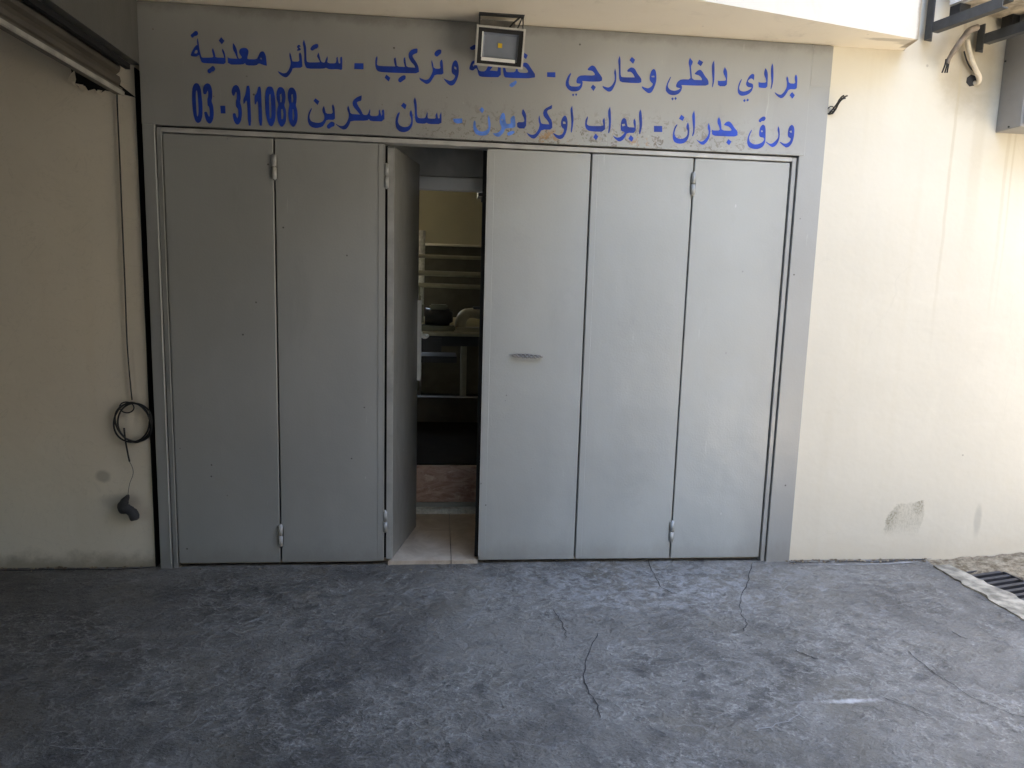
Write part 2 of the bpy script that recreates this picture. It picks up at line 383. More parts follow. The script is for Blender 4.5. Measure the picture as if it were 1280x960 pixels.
MAT['earth'] = m_simple('street_asphalt', (.25, .235, .21), .9, .2, 2)
MAT['tile'] = None
for nm in ('dark_floor',): pass
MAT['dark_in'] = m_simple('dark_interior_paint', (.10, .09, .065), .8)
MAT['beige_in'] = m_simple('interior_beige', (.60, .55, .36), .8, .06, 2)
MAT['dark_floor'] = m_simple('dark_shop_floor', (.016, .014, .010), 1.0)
MAT['brown_panel'] = m_simple('brown_laminate', (.075, .06, .04), .7)
MAT['machine'] = m_simple('sewing_machine_green', (.20, .21, .15), .4)
MAT['machine_dark'] = m_simple('motor_black', (.04, .04, .042), .45)
MAT['bench'] = m_simple('bench_laminate', (.38, .36, .26), .5)
MAT['rod'] = m_simple('curtain_rod_metal', (.30, .28, .20), .4)
MAT['chrome'] = m_simple('bare_steel', (.62, .62, .61), .35, .1, 20, .15)
MAT['facade'] = m_plaster('street_plaster', (.72, .66, .56))
MAT['grey_block'] = m_plaster('grey_render', (.10, .095, .085))
MAT['pane'] = m_simple('window_glass', (.05, .06, .07), .1)
MAT['white_strip'] = m_simple('white_marble_strip', (.70, .70, .66), .5, .2, 40)

def m_tile():
    k = NT('beige_floor_tile'); n = k.noise(5, 6, .65, 1.2)
    c = k.mix(k.ramp(n, .35, .68), (.44, .36, .27), (.60, .52, .42)); return k.done(c, .4, n, .002, .2)
MAT['tile'] = m_tile()
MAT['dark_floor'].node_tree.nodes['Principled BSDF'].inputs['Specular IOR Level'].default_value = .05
def m_marble():
    k = NT('brown_marble'); n = k.noise(6, 9, .7, 2.2, k.map((.6, 1, 1.6), rot=(0, .5, 0))); n2 = k.noise(16, 8, .75, 1.5, k.map((.5, 1, 1.4)))
    c = k.mix(k.ramp(n, .36, .62), (.34, .19, .14), (.58, .40, .32)); c = k.mix(k.ramp(n2, .52, .70, 0, .75), c, (.80, .68, .60))
    return k.done(c, .3, n, .001, .1)
MAT['marble'] = m_marble()

# ------------------------------------------------------------------ setting: ground
GZ = -0.025
A_ = R(13.5)                      # the upper facade is turned by this much
UX, UY = Vector((math.cos(A_), math.sin(A_), 0)), Vector((math.sin(A_), -math.cos(A_), 0))   # along the turned wall / out of it

bm = bmesh.new()
for x0, x1, y0, y1 in ((-150, 150, -150, 150),):
    v = [bm.verts.new(p) for p in ((x0, y0, -.13), (x1, y0, -.13), (x1, y1, -.13), (x0, y1, -.13))]; bm.faces.new(v)
tag(link('ground', bm, MAT['earth']), kind='structure')

# concrete apron: fine grid near the shop, gently uneven
kin0, kin1 = onZ(1190, 722, GZ), onZ(1280, 776, GZ)
def kerb_x(y):                    # inner edge of the kerb at depth y
    t = (y-kin0.y)/(kin1.y-kin0.y); return kin0.x + (kin1.x-kin0.x)*t
from mathutils import noise as mnoise
def gz(x, y):
    return GZ + .006*mnoise.noise(Vector((x*.9, y*.9, 3))) + .003*mnoise.noise(Vector((x*3, y*3, 7)))
bm = bmesh.new()
ys = [.30, .1, 0, -.06] + [-.06-.06*i for i in range(1, 40)] + [-2.6, -3, -3.5, -4.2, -5, -6.5, -9, -14]
us = [i/110 for i in range(111)]
grid = []
for y in ys:
    xr = kerb_x(y) if y < -.2 else kin0.x + (y+.2)*.15
    xr = min(xr, 3.0) if y > -2.5 else 3.0 + 0*(y)
    xl = -7.0
    row = []
    for u in us:
        x = xl + (xr-xl)*u
        row.append(bm.verts.new((x, y, gz(x, y))))
    grid.append(row)
for i in range(len(ys)-1):
    for j in range(len(us)-1):
        bm.faces.new((grid[i][j], grid[i][j+1], grid[i+1][j+1], grid[i+1][j]))
# cracks: narrow ribbons following traced lines, just proud of the concrete
def ribbon(bm, pxs, w, mat, dz=.0035, jit=.006):
    pts = smoothpts([onZ(px, py, GZ) for px, py in pxs], 5)
    P = []
    for i, p in enumerate(pts):
        q = p + Vector((random.uniform(-1, 1), random.uniform(-1, 1), 0))*jit*(0 if i in (0, len(pts)-1) else 1)
        P.append(q)
    prev = None
    for i, p in enumerate(P):
        t = (P[min(i+1, len(P)-1)] - P[max(i-1, 0)]); t.z = 0; t.normalize(); s = Vector((-t.y, t.x, 0))
        ww = w*random.uniform(.45, 1.2)*(.15 if i in (0, len(P)-1) else 1)
        a, b = p + s*ww, p - s*ww
        va = bm.verts.new((a.x, a.y, gz(a.x, a.y)+dz)); vb = bm.verts.new((b.x, b.y, gz(b.x, b.y)+dz))
        if prev: bm.faces.new((prev[0], va, vb, prev[1])).material_index = mat
        prev = (va, vb)
ribbon(bm, [(747, 792), (738, 815), (730, 835), (733, 860), (745, 880), (750, 900)], .0026, 1)
ribbon(bm, [(692, 762), (700, 775), (706, 790), (708, 800)], .0018, 1)
ribbon(bm, [(810, 700), (818, 718), (826, 733), (842, 742)], .0020, 1)
ribbon(bm, [(941, 703), (935, 725), (926, 748), (926, 765), (933, 780), (928, 790)], .0022, 1)
ribbon(bm, [(1133, 812), (1160, 835), (1185, 852), (1220, 875), (1260, 890), (1290, 900)], .0020, 1, jit=.006)
ribbon(bm, [(995, 813), (1010, 820), (1027, 825)], .0035, 1)
ribbon(bm, [(1190, 790), (1200, 796), (1210, 800)], .003, 1)
ribbon(bm, [(1105, 872), (1140, 885), (1165, 895)], .0022, 1)
ribbon(bm, [(550, 800), (575, 785), (600, 765), (612, 745), (620, 722), (626, 708)], .0022, 2, jit=.008)
ribbon(bm, [(930, 770), (950, 757), (975, 742), (1000, 722), (1030, 708)], .0018, 2, jit=.008)
ribbon(bm, [(200, 928), (240, 905), (250, 890)], .002, 2)
ribbon(bm, [(60, 935), (100, 937), (150, 938)], .002, 2)
ribbon(bm, [(940, 915), (970, 908), (998, 895), (1002, 885)], .0025, 2)
ribbon(bm, [(986, 704), (1000, 703), (1015, 704), (1040, 703)], .006, 1, jit=.004)
ribbon(bm, [(1045, 703), (1070, 702), (1100, 703), (1135, 700), (1165, 699)], .006, 1, jit=.004)
ribbon(bm, [(1000, 707), (1030, 706), (1060, 706), (1110, 705), (1150, 703)], .008, 2, jit=.005)
ribbon(bm, [(226, 707), (290, 706), (350, 705), (420, 704), (478, 703)], .007, 1, jit=.005)
ribbon(bm, [(600, 700), (660, 700), (720, 699), (790, 699), (860, 699), (950, 700)], .006, 1, jit=.005)
ribbon(bm, [(0, 714), (60, 713), (110, 712), (150, 712), (196, 709)], .007, 1, jit=.005)
tag(link('concrete_apron', bm, [MAT['ground'], MAT['crack'], MAT['crack_pale']], smooth=True), kind='structure')

bm = bmesh.new()
for i in range(190):
    if i < 110: x, y = random.uniform(2.02, 2.95), -abs(random.gauss(0, .022))-.004
    elif i < 150: x, y = random.uniform(-2.6, -1.5), -abs(random.gauss(0, .02))+.010
    else: x, y = random.uniform(-1.3, 1.9), -abs(random.gauss(0, .05))-.02
    r = random.uniform(.0025, .008)*(1 if i < 150 else .6)
    Mx = Matrix.Translation((x, y, gz(x, y)+r*.5)) @ Matrix.Rotation(random.uniform(0, 6), 4, 'Z') @ Matrix.Diagonal((r*random.uniform(.8, 2), r, r*.7, 1))
    bmesh.ops.create_icosphere(bm, subdivisions=1, radius=1, matrix=Mx)
tag(link('mortar_crumbs', bm, MAT['gravel']), 'small crumbs of mortar and dirt along the foot of the walls', 'debris', kind='stuff')
# kerb strip along the apron's right edge
ko0, ko1 = onZ(1203, 716, GZ), onZ(1280, 753, GZ)
bm = bmesh.new()
n = 70; rows = []
for i in range(n+1):
    y = -.12 - (2.6)*i/n
    xi = kerb_x(min(y, -.15)) - .005; t = (y-ko0.y)/(ko1.y-ko0.y); xo = max(ko0.x + (ko1.x-ko0.x)*t, xi+.035)
    xi = min(xi, 3.0)
    j = .010*mnoise.noise(Vector((y*9, 1, 2))) + .006*mnoise.noise(Vector((y*31, 4, 2)))
    rows.append([bm.verts.new(p) for p in ((xi+j*2, y, -.13), (xi+j*2, y, GZ+.010+j*.3), (xo+j, y, GZ+.012+j*.5), (xo+j, y, -.16))])
for i in range(n):
    for k in range(3): bm.faces.new((rows[i][k], rows[i][k+1], rows[i+1][k+1], rows[i+1][k]))
bm.faces.new(rows[0]); bm.faces.new(rows[-1][::-1])
tag(link('kerb', bm, MAT['kerb']), kind='structure')

# rough mortar and dirt between the drain and the wall
bm = bmesh.new(); nx, ny = 110, 50; g = []
for j in range(ny+1):
    row = []
    for i in range(nx+1):
        x = 2.80 + 1.9*i/nx; y = .03 - .60*j/ny
        base = -.035 + .05*max(0, min(1, (x-2.9)/.7))*(1-j/ny) - .012*(j/ny)
        if x < 2.95: base -= .012*(j/ny)
        uu, vv_ = (x-2.94)*.97+(y+.26)*.23, -(y+.26)+(x-2.94)*.24
        if vv_ > -.03 and -.05 < uu < .30: base = -.15
        row.append(bm.verts.new((x, y, base + .010*mnoise.noise(Vector((x*11, y*11, 0))) + .006*mnoise.noise(Vector((x*37, y*37, 5))))))
    g.append(row)
for j in range(ny):
    for i in range(nx): bm.faces.new((g[j][i], g[j][i+1], g[j+1][i+1], g[j+1][i]))
tag(link('rough_ground', bm, MAT['gravel'], smooth=True), kind='structure')
bm = bmesh.new()
box(bm, 3.32, 5.2, -3.5, -.36, -.13, -.055)
tag(link('side_pavement', bm, MAT['gravel']), kind='structure')

# ------------------------------------------------------------------ setting: walls
# right-hand plaster wall
bm = bmesh.new(); box(bm, 2.041, 5.0, 0, .25, -.13, 2.8115); box(bm, 2.446, 3.2, 0, .0185, 2.8116, 5.3)
tag(link('plaster_wall', bm, MAT['right_wall']), 'bright cream plaster wall with a scraped patch, right of the grey shop doors', 'wall')
bm = bmesh.new(); box(bm, -5.0, -1.487, .014, .25, -.13, 2.808)
tag(link('plaster_wall', bm, MAT['left_wall']), 'shaded dull cream wall under the half raised shutter, where a cable coil hangs', 'wall')

BWX = .6
# lintel wall over the shutter opening (runs towards the street)
bm = bmesh.new(); box(bm, -1.70, -1.452, -6.99, -.001, 2.52, 2.808)
tag(link('lintel_wall', bm, MAT['lintel']), 'grey painted wall end above the raised rolling shutter, upper left corner', 'wall')
# rest of the left-hand room plus added back wall, beam and hatch shaping light
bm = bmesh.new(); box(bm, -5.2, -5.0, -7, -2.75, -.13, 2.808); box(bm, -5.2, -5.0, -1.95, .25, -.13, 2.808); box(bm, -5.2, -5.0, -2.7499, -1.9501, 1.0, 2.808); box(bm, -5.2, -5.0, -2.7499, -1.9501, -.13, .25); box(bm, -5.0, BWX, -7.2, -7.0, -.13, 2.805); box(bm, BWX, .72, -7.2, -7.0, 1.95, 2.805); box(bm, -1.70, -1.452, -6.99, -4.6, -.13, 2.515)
tag(link('garage_and_blocker_wall', bm, MAT['bounce_dark']), 'unseen dark garage walls, with back wall, beam and hatch added to shape light', 'wall')

# upper storeys over the passage: its underside is the canopy soffit, its edge the pale fascia
ZC = 2.812
foot = [(2.403, -.174), (2.425, -.05), (2.44, .02), (3.2, .02), (8.2, 1.22), (8.2, 5), (-5.3, 5), (-5.3, -7.2), (.72, -7.2), (.72, -2.0), (.72, -1.2), (.86, -.66), (1.126, -.478), (1.496, -.395), (1.913, -.292)]  # unseen front edge shaped to steer sky light onto the doors
bm = bmesh.new(); prism(bm, foot, ZC, 5.4)
for f in bm.faces:
    if abs(f.calc_center_median().z - ZC) < 1e-4: f.material_index = 1
link_o = link('upper_building', bm, [MAT['canopy'], MAT['soffit']])
tag(link_o, 'cream overhanging upper storey with pale fascia above the grey shopfront', 'building')
bm = bmesh.new(); prism(bm, [(-1.45, -.75), (.70, -.75), (.70, -7.0), (-1.45, -7.0)], ZC-.03, ZC-.004)  # unseen slab added to cut light bouncing off the passage roof
tag(link('bounce_absorber', bm, MAT['bounce_dark']), 'added unseen dark slab over the passage that soaks up bounced light', 'ceiling')
# closing wall below the upper storeys at the right end
bm = bmesh.new(); prism(bm, [(5.0, .0), (8.2, .77), (8.2, 1.02), (5.0, .25)], -.13, ZC-.003)
tag(link('side_wall', bm, MAT['facade']), 'cream plaster wall turning away beyond the grey metal cabinet', 'wall')
# unseen block across the yard, added to hide the low sky
def sky_blocker(x0, x1, y0, y1, h, face, label):
    t = empty('skyline_blocker', ((x0+x1)/2, (y0+y1)/2, 0), label, 'building')
    link('wall', bbox(x0, x1, y0, y1, -.13, h), MAT['grey_block'], t)
    for zz in (1.2,):
        for i in range(3):
            x = x0 + (x1-x0)*(i+.5)/3
            w = link('window', bbox(x-.6, x+.6, y1-.06, y1+.03, zz, zz+1.4), MAT['white_metal'], t)
            link('pane', bbox(x-.52, x+.52, y1+.031, y1+.036, zz+.08, zz+1.32), MAT['pane'], w)
    return t
sky_blocker(1.4, 16, -13, -7.2, 9.0, 1, 'added unseen grey block across the alley that hides the low sky')

bm = bmesh.new(); box(bm, 10, 10.4, -7.19, .9, -.13, 8.5)  # unseen walls added to block low sky and shield the left side
box(bm, 1.55, 1.75, -7.19, -2.35, -.13, 2.80)
tag(link('light_blocking_wall', bm, MAT['grey_block']), 'added unseen grey walls right of the shop that block light', 'wall')
# ------------------------------------------------------------------ shopfront frame and doors
def yb(x0, x1, y0, y1, z0, z1, bev=.002):
    bm = bmesh.new(); box(bm, x0, x1, y0, y1, z0, z1)
    if bev: bmesh.ops.bevel(bm, geom=list(bm.edges), offset=bev, segments=1, affect='EDGES')
    return bm
fr = empty('door_frame', (.3, 0, GZ), 'grey painted steel frame around the folding shop doors', 'door frame')
link('jamb', yb(-1.453, -1.396, -.014, .09, GZ-.03, 2.80), MAT['frame'], fr)
link('jamb', yb(1.899, 2.0395, -.016, .09, GZ-.03, 2.806), MAT['frame'], fr)
link('inner_strip', yb(-1.3905, -1.3685, -.006, .08, GZ-.02, 2.236), MAT['frame'], fr)
link('inner_strip', yb(1.869, 1.8925, -.006, .08, GZ-.02, 2.236), MAT['frame'], fr)
link('header_strip', yb(-1.3675, 1.868, -.007, .08, 2.2145, 2.2365), MAT['edge'], fr)
link('paint_edge', yb(-1.371, -1.3678, -.0085, -.0045, .0, 2.21, 0), MAT['edge'], fr)
link('paint_edge', yb(-1.4005, -1.3975, -.0165, -.0135, .0, 1.70, 0), MAT['edge'], fr)
link('backing', yb(-1.41, 1.91, .092, .11, 2.24, 2.80, 0), MAT['rail'], fr)

LZ0, LZ1 = -.004, 2.2085
def hinge(x, zc, y, parent, h=.115, r=.0125, mat='edge'):
    bm = bmesh.new()
    tube(bm, [(x, y, zc-h/2), (x, y, zc-.003)], r, 12); tube(bm, [(x, y, zc+.003), (x, y, zc+h/2)], r*.96, 12)
    tube(bm, [(x, y, zc-h/2-.006), (x, y, zc+h/2+.006)], r*.45, 8)
    box(bm, x-.016, x+.016, y+.004, y+.014, zc-h*.42, zc+h*.42)
    return link('hinge', bm, MAT[mat], parent)
def leaf(x0, x1, label, lips=(), name='door_leaf'):
    t = empty(name, ((x0+x1)/2, .018, LZ0), label, 'door', 'grey folding shop door leaves')
    link('panel', yb(x0, x1, 0, .036, LZ0, LZ1, .003), MAT['door'], t)
    link('gap_light_stop', bbox(x0-.02, x0+.012, .0375, .041, LZ0+.006, LZ1-.004), MAT['rail'], t)  # black strip added behind the gap to stop light showing through
    for a, b in lips:
        link('folded_lip', yb(a, b, -.0022, .004, LZ0+.006, LZ1-.004, .0008), MAT['door'], t)
    return t
L1 = leaf(-1.3635, -.8375, 'first grey door leaf, beside the black shutter rail at the left jamb')
L2 = leaf(-.8290, -.2865, 'grey door leaf left of the open one, hinged to the leftmost leaf', [(-.318, -.2885)])
L4 = leaf(.2350, .7730, 'grey chipped door leaf with twisted wire pull, right of the doorway gap', [(.2375, .272)])
link('worn_edge', yb(.2335, .2370, -.0035, .006, .02, 2.2, 0), MAT['edge'], L4)
link('worn_edge', yb(-.2875, -.2845, -.0035, .006, .02, 2.2, 0), MAT['edge'], L2)
L5 = leaf(.7810, 1.3270, 'plain grey door leaf between the wire-pull leaf and the rightmost leaf', [(.784, .815)])
L6 = leaf(1.3350, 1.8600, 'rightmost grey door leaf, against the right jamb')
link('gap_light_stop', bbox(-.300, -.272, .0375, .041, LZ0+.006, LZ1-.004), MAT['rail'], L2)
hinge(-.833, onY(343, 209).z, -.004, L1); hinge(-.833, onY(350, 669).z, -.004, L1)
hinge(1.331, onY(866, 230).z, -.004, L6, mat='frame'); hinge(1.331, onY(838, 664).z, -.004, L6, mat='frame')
hinge(-.279, onY(484, 220).z, .004, L2, mat='frame'); hinge(-.279, onY(483, 652).z, .004, L2, mat='frame')
# twisted wire pull on the fourth leaf
bm = bmesh.new(); p0, p1 = onY(641, 444), onY(677, 446)
for ph in (0, math.pi):
    pts = []
    for i in range(61):
        u = i/60; a = ph + u*2*math.pi*3.5
        q = p0.lerp(p1, u); rr = .0085*math.sin(math.pi*min(1, max(.06, u)))**.4 if u < 1 else .002
        pts.append((q.x, -.014 + rr*math.cos(a), q.z + rr*math.sin(a)))
    tube(bm, pts, .0042, 6)
for p in (p0, p1): tube(bm, [(p.x, -.014, p.z), (p.x, .004, p.z)], .006, 8)
link('wire_pull', bm, MAT['cabinet'], L4)
# the open third leaf
ang = math.atan2(.514, .112)
t3 = empty('door_leaf', (-.2745, .012, LZ0), 'open grey door leaf swung into the shop, with lever handle and steel lock plate', 'door', 'grey folding shop door leaves', rotz=ang)
M3 = Matrix.LocRotScale(t3.location, t3.rotation_euler, None)
def b3(x0, x1, y0, y1, z0, z1, bev=.002):
    bm = yb(x0, x1, y0, y1, z0, z1, bev); bm.transform(Matrix.Translation((0, 0, -LZ0))); return bm
link('panel', b3(0, .535, -.036, 0, LZ0+.012, LZ1-.012), MAT['door_darker'], t3, local=True)
link('gap_light_stop', b3(.02, .04, .0005, .0125, LZ0+.012, LZ1-.012, 0), MAT['rail'], t3, local=True)
link('edge_strip', b3(-.004, .0, -.037, -.004, LZ0+.012, LZ1-.02, 0), MAT['edge'], t3, local=True)
zt, zb = 1.41, .93
link('lock_case', b3(.513, .5345, -.058, -.0365, zb, zt, .002), MAT['lampwhite'], t3, local=True)
link('lock_edge', b3(.5352, .540, -.034, -.003, zb+.02, zt, .001), MAT['chrome'], t3, local=True)
bm = bmesh.new(); zh = 1.205
tube(bm, smoothpts([(.520, -.056, zh), (.520, -.090, zh), (.505, -.103, zh-.002), (.44, -.106, zh-.008), (.405, -.10, zh-.004)], 5), .008, 10)
tube(bm, [(.520, -.0575, zh), (.520, -.066, zh)], .018, 14)
bm.transform(Matrix.Translation((0, 0, -LZ0)))
link('handle', bm, MAT['lampwhite'], t3, local=True)
bm = bmesh.new(); box(bm, .5405, .575, -.030, -.010, 1.375, 1.405); bm.transform(Matrix.Translation((0, 0, -LZ0)))
link('latch_tongue', bm, MAT['chrome'], t3, local=True)

# ------------------------------------------------------------------ sign panel with painted lettering
SGY = -.0185
sg = empty('shop_sign', (.27, SGY, 2.24), 'long grey panel over the doors with two lines of blue Arabic lettering', 'sign')
x_r = onY(1011, 130, SGY).x
link('sheet', yb(-1.4525, x_r, SGY, .02, 2.2445, 2.8085, .0015), MAT['sign'], sg)
link('end_plate', yb(x_r+.001, 2.0385, SGY+.0008, -.0162, 2.60, 2.806, 0), MAT['sign'], sg)

